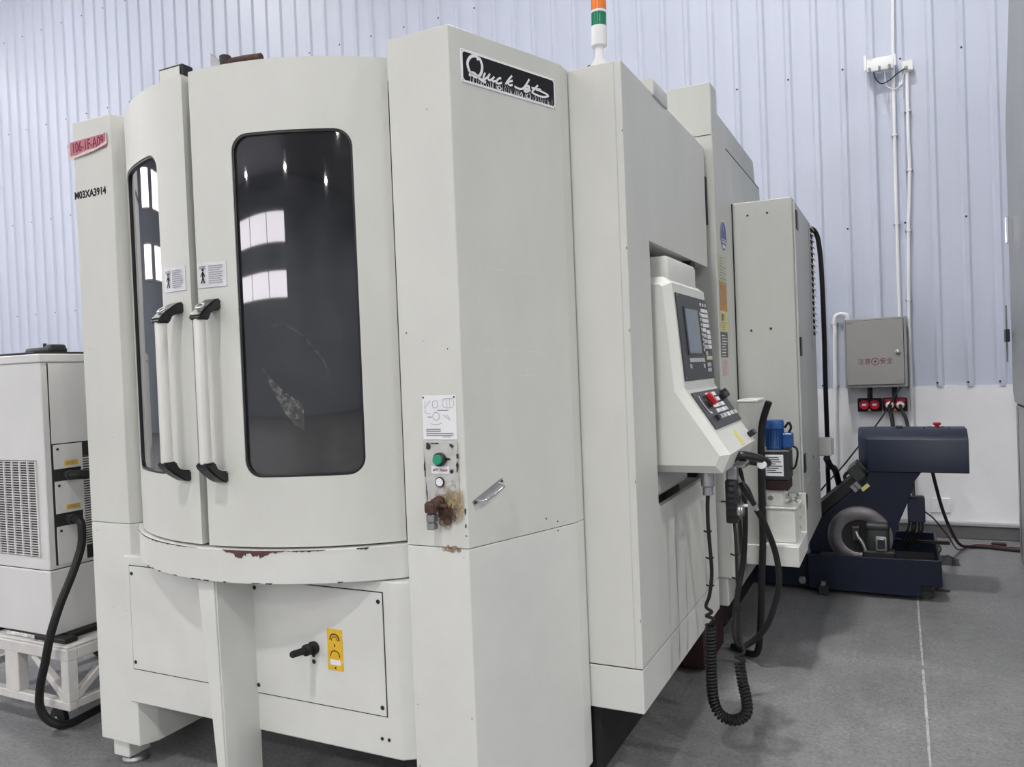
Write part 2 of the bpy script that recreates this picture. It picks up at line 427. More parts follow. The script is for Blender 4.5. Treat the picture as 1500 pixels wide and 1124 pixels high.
def arc_pt(a, r, z): return Vector((CX+r*math.sin(rad(a)), CY-r*math.cos(rad(a)), z))
def b_arc(a0, a1, z0, z1, r, th, hole=None, step=1.5):
    cols = {a0, a1}; n = max(1, int((a1-a0)/step))
    cols |= {a0+(a1-a0)*i/n for i in range(n+1)}
    if hole:
        h0, h1, hz0, hz1, rc = hole; ra = math.degrees(rc/r)
        cols = {c for c in cols if not (h0-.6 < c < h0+ra+.2 or h1-ra-.2 < c < h1+.6)} | {a0, a1}
        for i in range(9):
            t = 1-math.cos(i/8*math.pi/2)
            cols |= {h0+ra*t, h1-ra*t}
    cols = sorted(cols); bm = bmesh.new(); V = []
    def hz(a):
        s = min(a-h0, h1-a)*rad(1)*r
        d = rc-math.sqrt(max(0, rc*rc-(rc-s)**2)) if s < rc else 0
        return hz0+d, hz1-d
    for a in cols:
        zs = [z0, z1]
        if hole and h0-1e-6 <= a <= h1+1e-6: lo, hi = hz(a); zs = [z0, lo, hi, z1]
        V.append([bm.verts.new(arc_pt(a, r, z)) for z in zs])
    for A, B in zip(V, V[1:]):
        if len(A) == 4 and len(B) == 4:
            bm.faces.new((A[0], B[0], B[1], A[1])); bm.faces.new((A[2], B[2], B[3], A[3]))
        else: bm.faces.new([A[0], *B, *A[:0:-1]])
    ret = bmesh.ops.extrude_face_region(bm, geom=list(bm.faces))
    for v in ret['geom']:
        if isinstance(v, bmesh.types.BMVert):
            d = Vector((v.co.x-CX, v.co.y-CY, 0)).normalized(); v.co -= d*th
    return bm
WINR = (10.3, 35.6, 1.19, 2.28, .055)
def door(s, a0, a1, hole, pa, label):
    lo, hi = min(a0, a1), max(a0, a1)
    d = mk('door', b_arc(lo, hi, .968, 2.505, RD, .045, hole), CREAM, MC); d['label'] = label
    h0, h1, z0, z1, rc = hole
    g = .45
    mk('window_gasket', b_arc(h0-.6, h1+.6, z0-.01, z1+.01, RD-.004, .012, (h0+g, h1-g, z0+.007, z1-.007, rc-.006)), BLACK, d)
    gl = mk('window_pane', b_arc(h0-.5, h1+.5, z0-.01, z1+.01, RD-.012, .006), GLASS, d); gl['label'] = 'dark reflective smoked glass pane'
    # warning placard
    am = (pa[0]+pa[1])/2
    mk('placard', b_arc(pa[0], pa[1], 1.805, 1.885, RD+.0025, .002, step=1), PLATE, d)
    M = frame(arc_pt(am, RD+.0035, 1.845), (math.cos(rad(am)), math.sin(rad(am)), 0), (0, 0, 1))
    w2 = (pa[1]-pa[0])*rad(1)*RD/2
    rects('placard_print', M, lines(-.01, w2-.008, [.028-.0068*i for i in range(9)], .0022)+lines(-w2+.01, -.02, [.028, .022], .003), INKG, d)
    fx = -w2+.025
    strokes('placard_figure', M, [([(fx, .012), (fx, -.008)], .003), ([(fx, -.008), (fx-.007, -.026)], .002), ([(fx, -.008), (fx+.007, -.026)], .002),
            ([(fx-.009, -.004), (fx, .008), (fx+.009, -.004)], .0016), ([(fx, .014), (fx, .021)], .0032)], INK, d)
    return d
dr = door(1, .1, 43.2, WINR, (.35, 7.9), 'right-hand curved door with tall smoked window')
dl = door(-1, -43.2, -2.0, (-36.2, -12.0, 1.19, 2.28, .055), (-10.6, -3.3), 'left-hand curved door with tall smoked window')
# dried coolant smear and wiper arc on the right-hand pane
SMEAR = stain_mat('dried_coolant', (.20, .20, .20), 55, .35, 1.1, (-1.74, 1.91, 1.44), (.16, 1, .14))
bm = bmesh.new()
bm.faces.new([bm.verts.new(arc_pt(a, RD-.0108, z)) for a, z in ((14.3, 1.546), (17.35, 1.493), (19.5, 1.459), (23.3, 1.419), (23.4, 1.336), (21.3, 1.353), (19.3, 1.394), (17.6, 1.444))])
mk('coolant_smear', bm, SMEAR, dr)
ARCM = stain_mat('wiper_scratch', (.14, .14, .14), 60, .4, 1.3, (-1.7, 1.93, 1.6), (.3, 1, .2))
bm = bmesh.new(); pv = None
for p in smooth([(14.3, 1.613, 0), (15.6, 1.656, 0), (19, 1.669, 0), (22.6, 1.648, 0), (25.6, 1.601, 0), (27.9, 1.551, 0), (29, 1.507, 0)], 6):
    q = (bm.verts.new(arc_pt(p.x, RD-.0108, p.y-.005)), bm.verts.new(arc_pt(p.x+.15, RD-.0108, p.y+.005)))
    if pv: bm.faces.new((pv[0], q[0], q[1], pv[1]))
    pv = q
mk('wiper_mark', bm, ARCM, dr)
def handle(d, a):
    n = Vector((math.sin(rad(a)), -math.cos(rad(a)), 0)); t = Vector((math.cos(rad(a)), math.sin(rad(a)), 0))
    ctr = arc_pt(a, RD+.068, 0)
    h = mk('handle', b_tube([ctr+Vector((0, 0, z)) for z in (1.243, 1.3, 1.5, 1.6, 1.699)], .0185, 16), ALU, d)
    h['label'] = 'worn pale tubular handle bar with black end brackets'
    for zz, s in ((1.735, 1), (1.207, -1)):
        w_ = Vector((0, 0, 1))
        prof = [(-.012, .042*s), (.012, .042*s), (.03, .03*s), (.062, 0), (.09, -.035*s), (.09, -.052*s), (.047, -.052*s), (.045, -.03*s), (.03, -.012*s), (-.012, -.004*s)]
        bm = bmesh.new(); A, B = [], []
        base = arc_pt(a, RD, zz)
        for u, v in prof:
            p = base+n*u+w_*(v*.75)
            A.append(bm.verts.new(p-t*.025)); B.append(bm.verts.new(p+t*.025))
        bm.faces.new(A); bm.faces.new(B[::-1])
        for i in range(len(A)): bm.faces.new((A[i], B[i], B[(i+1) % len(A)], A[(i+1) % len(A)]))
        bmesh.ops.recalc_face_normals(bm, faces=bm.faces)
        bmesh.ops.bevel(bm, geom=list(bm.edges), offset=.005, segments=2, affect='EDGES')
        mk('handle_bracket', bm, BLACK, d)
        if s > 0:
            N_ = (n*.62+w_*.78).normalized(); Mb = frame(base+n*.0625+w_*.005, t, N_.cross(t))
            lathe('bolt_cap', [(.009, -.001), (.009, .0022), (.016, .0022), (.017, -.001)], Mb, DULL, d, 20)
handle(dr, 4.4); handle(dl, -6.2)
box('door_edge_strip', CX-.03, CX-.002, CY-RD+.048, CY-RD+.07, .97, 2.5, DARK, MC, .002)

def sector(r, a, ych, n=40):
    P_ = [(CX+r*math.sin(rad(-a+2*a*i/n)), CY-r*math.cos(rad(-a+2*a*i/n))) for i in range(n+1)]
    return P_+[(P_[-1][0], ych), (P_[0][0], ych)]
sk = prism('curved_skirt', sector(.905, 44.8, 2.6), 'z', .852, .961, CREAM2, MC, .003)
prism('drum_roof', sector(.84, 46, 2.6), 'z', 2.42, 2.45, CREAM_SHADED, MC, 0)
# chipped paint along the skirt rim
def skirt_chip(a0, a1, depth, mt, n=26, top=.9605):
    bm = bmesh.new(); up, lo = [], []
    for i in range(n+1):
        a = a0+(a1-a0)*i/n; e = max(0, math.sin(math.pi*i/n))**.6
        up.append(bm.verts.new(arc_pt(a, .9062, top))); lo.append(bm.verts.new(arc_pt(a, .9062, top-.001-depth*e*(.25+.75*random.random()))))
    for i in range(n): bm.faces.new((lo[i], lo[i+1], up[i+1], up[i]))
    return mk('paint_chip', bm, mt, sk)
random.seed(11)
skirt_chip(4.5, 19, .022, PRIMER); skirt_chip(7, 10.5, .036, PRIMER, 10); skirt_chip(11.5, 14, .04, PRIMER, 8)
skirt_chip(19, 27, .006, PRIMER); skirt_chip(33, 35.5, .009, CHIPDK, 8); skirt_chip(-38, -2.5, .005, GAP, 60)
for i in range(16):
    a = -30+60*random.random(); skirt_chip(a, a+.6+1.5*random.random(), .005, CHIPDK, 5, .8575)

# small fittings standing on the drum roof
cl = box('roof_box', -2.36, -2.24, 2.02, 2.07, 2.45, 2.63, BLACK, MC, .004)
lbox('roof_box_face', frame((-2.3, 2.018, 2.60), (1, 0, 0), (0, 0, 1)), -.05, .05, -.04, .02, 0, .003, CREAM, cl)
prism('gusset_plate', [(-2.30, 2.45), (-2.18, 2.45), (-2.20, 2.66), (-2.29, 2.735)], 'y', 2.2, 2.206, DULL, MC, .001)
tube('roof_fitting', [(-2.26, 2.22, 2.62), (-2.22, 2.22, 2.685), (-2.16, 2.22, 2.69), (-2.06, 2.22, 2.68)], .014, RUST, MC)
cyl('roof_valve', UP(-2.235, 2.22, 2.65), .022, .07, CHIPDK, MC)
box('roof_bracket', -2.27, -2.05, 2.2, 2.24, 2.45, 2.66, CREAM_SHADED, MC)

# base with two access panels and the centre post
prism('base_box', [(-2.70, 2.04), (-1.44, 2.04), (-1.39, 2.072), (-1.39, 2.35), (-2.70, 2.35)], 'z', .28, .848, CREAM2, MC, .005)
for x0, x1 in ((-2.663, -2.125), (-2.04, -1.491)):
    box('panel_seam', x0-.003, x1+.003, 2.0385, 2.05, .412, .813, GAP, MC, 0)
    pn = box('access_panel', x0, x1, 2.036, 2.05, .415, .810, CREAM2, MC, .0015)
    for sx in (x0+.014, x1-.014):
        for sz in (.442, .782): cyl('panel_screw', FRONT(sx, 2.0365, sz), .0075, .003, BLACK, pn, 12)
    if x0 > -2.1:
        bl = lbox('instruction_label', FRONT(-1.716, 2.036, .538), 0, .063, 0, .137, 0, .0015, YELLOW, pn)
        M = FRONT(-1.716, 2.0342, .538)
        strokes('label_print', M, [([(.012, .100), (.02, .118), (.042, .118), (.051, .100)], .002), ([(.018, .098), (.024, .11), (.038, .11), (.045, .098)], .0012),
                ([(.012, .045), (.02, .063), (.042, .063), (.051, .045)], .0015), ([(.0315, .088), (.0315, .078)], .002), ([(.0315, .012), (.0315, .006)], .003)], INK, pn)
        rects('label_band', M, [(.01, .053, .018, .036)], WHITE, pn, .0003)
        M = FRONT(-1.772, 2.036, .600)
        kn = lathe('lock_pin', [(0, 0), (.022, 0), (.022, .012), (.012, .016), (.012, .03), (.019, .034), (.019, .044), (.0115, .048), (.0115, .105), (.009, .11), (0, .11)],
              frame((-1.772, 2.036, .603), (1, 0, 0), (0, .12, 1)), RUBBER, pn, 18)
        for z in (.578, .556): cyl('pin_hole', FRONT(-1.776, 2.0365, z), .008, .003, BLACK, pn, 12)
for x in (-1.514, -1.487): cyl('base_screw', FRONT(x, 2.0405, .34), .006, .003, BLACK, MC, 10)
bm = bmesh.new()
ring = [(-2.125, 1.875, .853), (-2.032, 1.868, .853), (-2.032, 2.05, .853), (-2.125, 2.05, .853)]
ring2 = [(-2.07, 1.892, 0), (-2.034, 1.888, 0), (-2.034, 2.05, 0), (-2.07, 2.05, 0)]
a_ = [bm.verts.new(p) for p in ring]; b_ = [bm.verts.new(p) for p in ring2]
bm.faces.new(a_); bm.faces.new(b_[::-1])
for i in range(4): bm.faces.new((a_[i], b_[i], b_[(i+1) % 4], a_[(i+1) % 4]))
bmesh.ops.recalc_face_normals(bm, faces=bm.faces)
bmesh.ops.bevel(bm, geom=list(bm.edges), offset=.006, segments=2, affect='EDGES')
mk('support_post', bm, CREAM2, MC)

# nameplate on the angled face of the column
U = Vector((-1.013+1.18, 2.523-2.06, 0)).normalized()
def CH(s, z): return frame(Vector((-1.18, 2.06, 0))+U*s+Vector((0, 0, z)), U, (0, 0, 1))
M0 = CH(0, 0)
npl = lbox('nameplate', M0, .044, .464, 2.378, 2.480, 0, .003, WHITE, MC, .0015); npl['label'] = 'black nameplate with white script lettering and white border'
bm = b_prism([(.058, 2.386), (.45, 2.386), (.456, 2.392), (.456, 2.466), (.45, 2.472), (.058, 2.472), (.052, 2.466), (.052, 2.392)], 'z', .003, .0034)
bmesh.ops.transform(bm, matrix=M0, verts=bm.verts); mk('nameplate_field', bm, INK, npl)
S = [
 [(.108,2.461),(.121,2.464),(.128,2.452),(.13,2.441),(.126,2.424),(.116,2.41),(.101,2.405),(.086,2.409),(.075,2.42),(.07,2.436),(.074,2.45),(.086,2.463),(.103,2.469),(.114,2.468)],
 [(.078,2.401),(.08,2.41),(.092,2.414),(.105,2.41),(.123,2.401),(.144,2.397)],
 [(.142,2.426),(.133,2.41),(.138,2.406),(.153,2.417),(.162,2.428),(.153,2.412),(.159,2.407),(.17,2.414)],
 [(.18,2.423),(.17,2.41),(.175,2.407),(.187,2.412)],
 [(.21,2.423),(.204,2.424),(.193,2.416),(.189,2.407),(.197,2.405),(.213,2.412)],
 [(.259,2.444),(.242,2.427),(.228,2.41)],
 [(.261,2.429),(.241,2.42),(.237,2.417),(.248,2.411),(.26,2.416)],
 [(.338,2.451),(.327,2.436),(.309,2.416),(.292,2.409),(.268,2.412)],
 [(.315,2.411),(.336,2.422),(.332,2.428),(.319,2.421),(.312,2.409),(.321,2.406),(.342,2.417)],
 [(.378,2.44),(.36,2.423),(.349,2.411),(.365,2.407),(.4,2.406),(.426,2.414),(.419,2.419),(.392,2.423),(.366,2.424)],
 [(.347,2.425),(.393,2.428)]]
L = [(p, .0048 if i < 2 else .0033) for i, p in enumerate(S)]
strokes('nameplate_lettering', M0, L, WHITE, npl, .0042)
random.seed(5); G = []
for i in range(46):
    s = .075+.37*(i/46)+.006*random.random(); h = .010+.014*random.random()
    G.append(([(s, 2.385), (s+.002, 2.385+h*.5), (s+.010*(random.random()-.5), 2.385+h)], lambda t: .0011*(1-t*.7)))
G += [([(.19, 2.392), (.2, 2.398), (.21, 2.392), (.2, 2.387), (.19, 2.392)], .0013), ([(.29, 2.386), (.30, 2.40), (.305, 2.386)], .0012), ([(.33, 2.402), (.322, 2.39), (.34, 2.386)], .0012)]
strokes('nameplate_grass', M0, G, WHITE, npl, .0040)
rects('nameplate_accent', M0, [(.236, .268, 2.387, 2.405)], REDDK, npl, .0037)
for s, z in ((.05, 2.474), (.05, 2.384), (.458, 2.474), (.458, 2.384)): cyl('rivet', CH(s, z) @ Matrix.Translation((0, 0, .003)), .0022, .001, DULL, npl, 8)
# slanted grab handle on the same face
Ma = CH(.088, 1.127) @ Matrix.Rotation(rad(24), 4, 'Z')
gh = lbox('grab_handle', Ma, -.07, .07, -.009, .009, 0, .002, STEEL, MC, .001)
pts = [Ma @ Vector(p) for p in ((-.05, 0, 0), (-.05, 0, .014), (-.04, 0, .032), (-.025, 0, .036), (.025, 0, .036), (.04, 0, .032), (.05, 0, .014), (.05, 0, 0))]
tube('grip', pts, .0055, CHROME, gh, 4)
for x in (-.062, .062): cyl('screw', Ma @ Matrix.Translation((x, 0, .002)), .0045, .002, BLACK, gh, 10)
for s, z in ((.396, .985), (.396, .955), (.341, 1.003)): cyl('cover_screw', CH(s, z), .003, .0015, BLACK, MC, 8)

random.seed(31)
SCUFF = mat('scuffed_paint', (.67, .67, .64), .6, var=.1, scale=60)
for p in ([(.083, 1.823), (.16, 1.818), (.25, 1.815), (.37, 1.815)], [(.083, 1.565), (.2, 1.561), (.372, 1.556)], [(.195, 1.487), (.3, 1.48), (.394, 1.473)]): strokes('scuff_mark', M0, [(p, .0022)], SCUFF, MC, .0004)
for i in range(9): blob('paint_chip', FRONT(-1.19-.2*random.random(), 2.0598, .2+2.2*random.random()), 0, 0, .002+.002*random.random(), .003, CHIPDK, MC, 8, .5, .0004)
for i in range(8): blob('paint_chip', FRONT(-2.67-.2*random.random(), 2.0598, .2+2.1*random.random()), 0, 0, .002, .003, CHIPDK, MC, 8, .5, .0004)
for z in (2.3, 1.9, 1.62, 1.1, .62): blob('paint_chip', FRONT(-.8225, 2.5998, z), 0, 0, .002, .008, CHIPDK, MC, 8, .5, .0004)
# instruction plate and button plate on the column front
ip = lbox('instruction_plate', FRONT(-1.324, 2.06, 1.296), 0, .121, 0, .136, 0, .0025, WHITE, MC, .001)
M = FRONT(-1.324, 2.0574, 1.296); random.seed(2)
rects('plate_print', M, lines(.012, .112, (.032, .026, .019, .013), .003, .5)+[(.07, .1, .008, .01)], INKG, ip)
pl = [([(.05+.012*math.cos(t*.5236), .072+.012*math.sin(t*.5236)) for t in range(13)], .0007)]
pl += [([(.012, .12), (.012, .085), (.03, .08)], .0006), ([(.012, .1), (.03, .12)], .0006), ([(.04, .118), (.055, .118), (.055, .1), (.04, .1), (.04, .118)], .0006),
       ([(.078, .125), (.11, .125), (.11, .1), (.078, .1), (.078, .125)], .0006), ([(.09, .125), (.09, .1)], .0005), ([(.1, .125), (.1, .1)], .0005),
       ([(.055, .09), (.095, .09)], .0012), ([(.075, .076), (.1, .06)], .0008), ([(.085, .078), (.098, .066)], .0006), ([(.03, .05), (.05, .046), (.07, .052)], .0006), ([(.02, .07), (.035, .07)], .0012)]
strokes('plate_drawing', M, pl, INKG, ip)
for x in (.006, .115): cyl('rivet', FRONT(-1.324+x, 2.0575, 1.426), .003, .0012, BLACK, ip, 8)
PLT = mat('worn_button_plate', (.52, .52, .50), .5, var=.12, scale=30, bump=.2, bscale=80)
bp_ = lbox('button_plate', FRONT(-1.325, 2.06, 1.086), 0, .122, 0, .206, 0, .005, PLT, MC, .0015); bp_['label'] = 'rust-stained button plate with green button'
M = FRONT(-1.325, 2.0547, 1.086); random.seed(4)
for x, y, rx, ry in ((.018, .190, .012, .013), (.103, .192, .011, .010), (.004, .12, .004, .05), (.122, .16, .005, .012), (.12, .13, .006, .02), (.08, .15, .022, .008), (.008, .05, .003, .04), (.045, .199, .02, .003), (.1, .115, .01, .008)):
    blob('paint_chip', M, x, y, rx, ry, CHIPDK, bp_, 14, .6)
lathe('button_collar', [(.019, 0), (.021, .004), (.021, .014), (.014, .016)], FRONT(-1.262, 2.055, 1.237), BLACK, bp_, 20)
cyl('green_button', FRONT(-1.262, 2.050, 1.237), .0155, .022, GREEN, bp_, 20)
lbox('button_tag', FRONT(-1.297, 2.055, 1.192), 0, .064, 0, .024, 0, .0025, WHITE, bp_, .001)
text('tag_lettering', 'APC Ready', .0115, FRONT(-1.265, 2.0519, 1.204), MAROON, bp_, shear=.2)
lathe('lamp_collar', [(.013, 0), (.016, .002), (.016, .006), (.013, .007)], FRONT(-1.267, 2.055, 1.167), CHIPDK, bp_, 18)
cyl('white_lamp', FRONT(-1.267, 2.055, 1.167), .0128, .009, WHITE, bp_, 18)
el = lathe('cable_gland', [(0, 0), (.02, 0), (.02, .012), (.016, .015), (.016, .035), (.013, .04), (0, .04)], FRONT(-1.272, 2.055, 1.105), RUST, bp_, 14)
lathe('gland_elbow', [(0, 0), (.019, 0), (.021, .006), (.021, .026), (.016, .032), (0, .032)], UP(-1.285, 2.025, 1.078), RUST, bp_, 8)
box('gland_nut', -1.299, -1.271, 2.012, 2.04, 1.048, 1.075, DULL, bp_, .004)
box('plug_stub', -1.298, -1.272, 2.013, 2.039, 1.026, 1.047, DULL, bp_, .003)
tube('gland_screw', [(-1.26, 2.03, 1.10), (-1.232, 2.03, 1.098)], .006, RUST, bp_, 1)
ST = stain_mat('rust_stain', (.55, .41, .24), 46, .56, .95, (-1.235, 2.055, 1.095), (.07, 1, .075))
ST2 = stain_mat('dark_rust_stain', (.12, .055, .04), 60, .54, .72, (-1.250, 2.055, 1.066), (.036, 1, .04))
lbox('rust_stain', FRONT(-1.39, 2.0542, .99), 0, .20, 0, .21, 0, .0002, ST, bp_, 0)
lbox('rust_stain', FRONT(-1.31, 2.0538, 1.0), 0, .125, 0, .12, 0, .0002, ST2, bp_, 0)
ST3 = stain_mat('seam_rust', (.45, .30, .20), 80, .62, .86, (-1.24, 2.059, .962), (.06, 1, .014))
lbox('rust_stain', FRONT(-1.36, 2.0593, .93), 0, .18, 0, .05, 0, .0002, ST3, bp_, 0)
for z, h in ((1.078, .012), (1.035, .010), (1.005, .004)): blob('paint_chip', FRONT(-1.186, 2.0597, z), 0, 0, .004, h, CHIPDK, MC, 12, .5)

# location sign and stencilled number on the other column
sg = thing('location_sign', 'small pink taped location sign on left column of machining centre', 'sign', (-2.81, 2.058, 2.40))
M = FRONT(-2.925, 2.058, 2.40) @ Matrix.Rotation(rad(1.2), 4, 'Z')
lbox('card', M, .012, .222, .012, .066, 0, .002, PINK, sg)
bm = bmesh.new()
vs = [(0, .0, .003), (.03, -.004, .004), (.12, .006, .006), (.17, .006, .007), (.228, .024, .003), (.228, .01, .004), (.16, -.004, .007), (.1, -.008, .006), (.02, -.012, .004), (0, -.01, .003)]
bm.faces.new([bm.verts.new(M @ Vector((a, b+.012, c))) for a, b, c in vs]); mk('tape', bm, TAPE, sg)
bm = bmesh.new(); bm.faces.new([bm.verts.new(M @ Vector(p)) for p in ((.205, .072, .0025), (.228, .066, .0025), (.228, .03, .003), (.222, .03, .003), (.222, .064, .003))]); mk('tape', bm, TAPE, sg)
bm = bmesh.new(); bm.faces.new([bm.verts.new(M @ Vector(p)) for p in ((-.004, .06, .003), (.014, .056, .003), (.012, .01, .003), (-.002, .0, .003))]); mk('tape', bm, TAPE, sg)
text('sign_lettering', '106-1F-A09', .056, M @ Matrix.Translation((.117, .039, .0025)), MAROON, sg, sx=.70)
text('stencil_number', 'M03XA3914', .040, FRONT(-2.813, 2.0595, 2.254), INK, MC, sx=.90, bold=.0012)

# operator-side enclosure: C-shaped side cover, kick panel, recess
cshape = [(2.6, .4512), (3.87, .4512), (3.87, .965), (2.9, .965), (2.87, .985), (2.87, 1.96), (3.87, 1.96), (3.87, 2.54), (2.6, 2.54)]
sc = prism('side_cover', cshape, 'x', -.845, -.82, CREAM, MC, .002)
box('front_cover', -1.09, -.8452, 2.6, 2.63, .4512, 2.54, CREAM, MC, .002)
box('cover_roof', -1.09, -.822, 2.62, 3.868, 2.515, 2.539, CREAM, MC, .002)
box('recess_header', -1.09, -.846, 2.86, 3.868, 1.962, 1.975, CREAM_SHADED, MC, 0)
prism('kick_panel', [(2.6, .295), (3.87, .295), (3.87, .4465), (2.6, .4465)], 'x', -1.09, -.82, CREAM2, MC, .003)
box('seam_core', -1.08, -.824, 2.605, 3.86, .43, .47, GAP, MC, 0)
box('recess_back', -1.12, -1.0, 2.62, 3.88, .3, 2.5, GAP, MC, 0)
box('enclosure', -3.12, -1.1, 2.6, 3.9, .3, 2.5, CREAM_SHADED, MC)
box('side_gap_shade', -.835, -.8165, 3.866, 3.899, 2.17, 2.40, DARK, MC, 0)  # dark box standing in for the shade between side cover and rear body
DRIP = mat('drip_stain', (.34, .34, .32), .6, var=.2, scale=60)
for p in ([(3.095, .80), (3.092, .66), (3.10, .5), (3.088, .31)], [(3.237, .72), (3.232, .55), (3.236, .42), (3.212, .31)]): strokes('drip_stain', SIDE(-.8197, 0, 0), [(p, .0022)], DRIP, MC, .0003)
# raised blocks and the rear body
prism('roof_block', [(-1.6, 2.53), (-.812, 2.53), (-.812, 2.59), (-.82, 2.598), (-1.6, 2.598)], 'y', 2.98, 3.18, CREAM_SHADED, MC, .003)
body = prism('rear_body', [(3.9, .3), (5.34, .3), (5.34, 2.612), (3.9, 2.612)], 'x', -3.2, -.782, CREAM_SHADED, MC, .004)
prism('rear_body_top', [(3.9, 2.60), (5.18, 2.60), (5.17, 2.64), (5.12, 2.744), (4.035, 2.748), (4.035, 2.86), (3.9, 2.86)], 'x', -3.2, -.784, CREAM_SHADED, MC, .004)
box('body_seam', -.79, -.7815, 4.23, 5.33, 2.607, 2.614, GAP, MC, 0)
box('body_skirt', -3.2, -.748, 3.885, 4.3, .442, .815, CREAM_SHADED, MC)
box('body_seam_line', -.80, -.7475, 3.884, 3.89, .816, .822, GAP, MC, 0)
box('machine_bed', -2.0, -1.0, 2.64, 5.25, .02, .45, BED, MC, .02)
box('bed_casting', -1.0, -.86, 3.75, 4.15, .02, .43, REDDK, MC, .02)
box('bed_foot', -1.2, -1.06, 2.72, 2.9, .0, .2, BED, MC, .01)
box('chip_tray_duct', -1.5, -.9, 4.4, 5.34, .02, .45, BED, MC, .02)
# stickers on the rear body
ov = [(4.085+.075*math.cos(t*math.pi/12), 2.136+.076*math.sin(t*math.pi/12)) for t in range(24)]
st = mk('round_sticker', b_prism(ov, 'x', -.782, -.7805), BLUEL, MC); st['label'] = 'round blue sticker'
strokes('sticker_rim', SIDE(-.7802, 0, 0), [(ov+ov[:1], .003)], WHITE, st)
text('sticker_print', 'i', .05, SIDE(-.7801, 4.085, 2.175), WHITE, st)
rects('sticker_lines', SIDE(-.7802, 4.085, 2.12), [(-.04, .04, -.005, 0), (-.05, .05, -.018, -.012), (-.035, .035, -.045, -.028)], WHITE, st)
for y0, y1, z0, z1, mt, nm in ((3.93, 4.12, 1.905, 2.035, PALEL, 'warning_label'), (3.935, 4.115, 1.755, 1.90, ORANGE, 'warning_label'), (3.94, 4.11, 1.653, 1.75, YELLOW2, 'warning_label'), (3.93, 4.10, 1.522, 1.648, PANELG, 'rating_plate'), (3.94, 4.10, 1.43, 1.515, TAPE, 'torn_label')):
    lb = lbox(nm, SIDE(-.782, y0, z0), 0, y1-y0, 0, z1-z0, 0, .0015, mt, MC)
    W, H = y1-y0, z1-z0; random.seed(int(z0*1000))
    rects('label_print', SIDE(-.7803, y0, z0), lines(.015, W-.015, [H*(i+.7)/9 for i in range(8)], H*.035, .5)+([(.02, .07, H*.55, H*.85)] if mt is YELLOW2 else []), WHITE if mt is PANELG else INKG, lb)

# operator pendant in the recess
prof = [(-1.0, 1.83), (-.79, 1.83), (-.757, 1.805), (-.724, 1.406), (-.562, 1.16), (-.594, 1.09), (-1.0, 1.09)]
PD = prism('control_pendant', prof, 'y', 2.9, 3.5, WHITEP, MC, 0, endbev=.03); PD['label'] = 'white operator panel housing with dark screen and keypad'
box('pendant_cap', -1.0, -.778, 2.985, 3.43, 1.80, 1.918, CREAM2, PD, .02, 2)
box('pendant_neck', -1.0, -.84, 2.95, 3.42, .985, 1.10, CREAM_SHADED, PD, .03, 3)
box('hinge_post', -.88, -.83, 3.56, 3.62, .98, 1.85, GREYM, PD, .004)
box('hinge_cap', -.885, -.825, 3.555, 3.625, 1.85, 1.96, REDDK, PD, .004)
def pframe(a, b):
    wv = Vector((b[0]-a[0], 0, b[1]-a[1])).normalized()
    return frame((a[0], 0, a[1]), (0, 1, 0), -wv)
M1 = pframe((-.757, 1.805), (-.724, 1.406)); M2 = pframe((-.724, 1.406), (-.562, 1.16))
lbox('screen_panel', M1, 2.95, 3.47, -.374, -.036, 0, .006, PANELG, PD, .002)
lbox('screen_bezel', M1, 3.035, 3.27, -.276, -.084, .006, .009, BLACK, PD, .002)
lbox('screen', M1, 3.05, 3.258, -.268, -.092, .0085, .0105, SCREEN, PD, .0005)
def keym(w_, h_, t_, mt): return finish(b_box(-w_/2, w_/2, -h_/2, h_/2, 0, t_, .001), mt, 'key')
KM = {}
def key(M, y, v, w_, h_, mt=KEYW, t_=.004, base=.006, name='key'):
    k = (round(w_, 4), round(h_, 4), mt.name, t_)
    if k not in KM: KM[k] = keym(w_, h_, t_, mt)
    inst(name, KM[k], PD, M @ Vector((y, -v, base)), M.to_3x3())
for i in range(4): key(M1, 3.395, .087+.0207*i, .115, .016)
for i in range(4):
    key(M1, 3.355, .170+.0235*i, .055, .017, KEYG if i else KEYW); key(M1, 3.430, .176+.0212*i, .062, .017)
for i in range(8): key(M1, 3.311, .105+.021*i, .018, .014, KEYG)
for i in range(3): key(M1, 3.335+.045*i, .062, .018, .014, KEYG)
for i in range(7): key(M1, 3.06+.0365*i, .296, .030, .016, KEYG)
key(M1, 3.395, .288, .10, .016, KEYY); key(M1, 3.353, .268, .035, .016, KEYG)
key(M1, 3.375, .316, .06, .016, KEYG); key(M1, 3.375, .338, .06, .016, KEYG); key(M1, 3.05, .32, .022, .016, KEYG); key(M1, 3.28, .32, .022, .016, KEYG)
for y, v in ((2.962, .046), (3.458, .046), (2.962, .364), (3.458, .364)): cyl('panel_screw', M1 @ Matrix.Translation((y, -v, .006)), .004, .0015, STEEL, PD, 8)
lbox('button_panel', M2, 2.96, 3.48, -.190, -.026, 0, .006, PANELG, PD, .002)
strokes('dial_scale', M2, [([(3.03, -.045), (3.018, -.075), (3.03, -.115), (3.06, -.125)], .004)], KEYW, PD, .0066)
lathe('dial_base', [(0, 0), (.028, 0), (.026, .010), (0, .010)], M2 @ Matrix.Translation((3.10, -.075, .006)), BLACK, PD, 20)
bm = b_box(-.009, .009, -.026, .026, 0, .022, .004); bmesh.ops.transform(bm, matrix=M2 @ Matrix.Translation((3.115, -.074, .014)) @ Matrix.Rotation(rad(20), 4, 'Z'), verts=bm.verts); mk('red_selector_knob', bm, RED, PD)
for i in range(3): key(M2, 3.17+.06*i, .048, .045, .018)
key(M2, 3.27, .073, .045, .018, KEYG); key(M2, 3.31, .073, .03, .018)
for i in range(4): key(M2, 3.16+.055*i, .099, .045, .017, KEYW if i != 2 else KEYG)
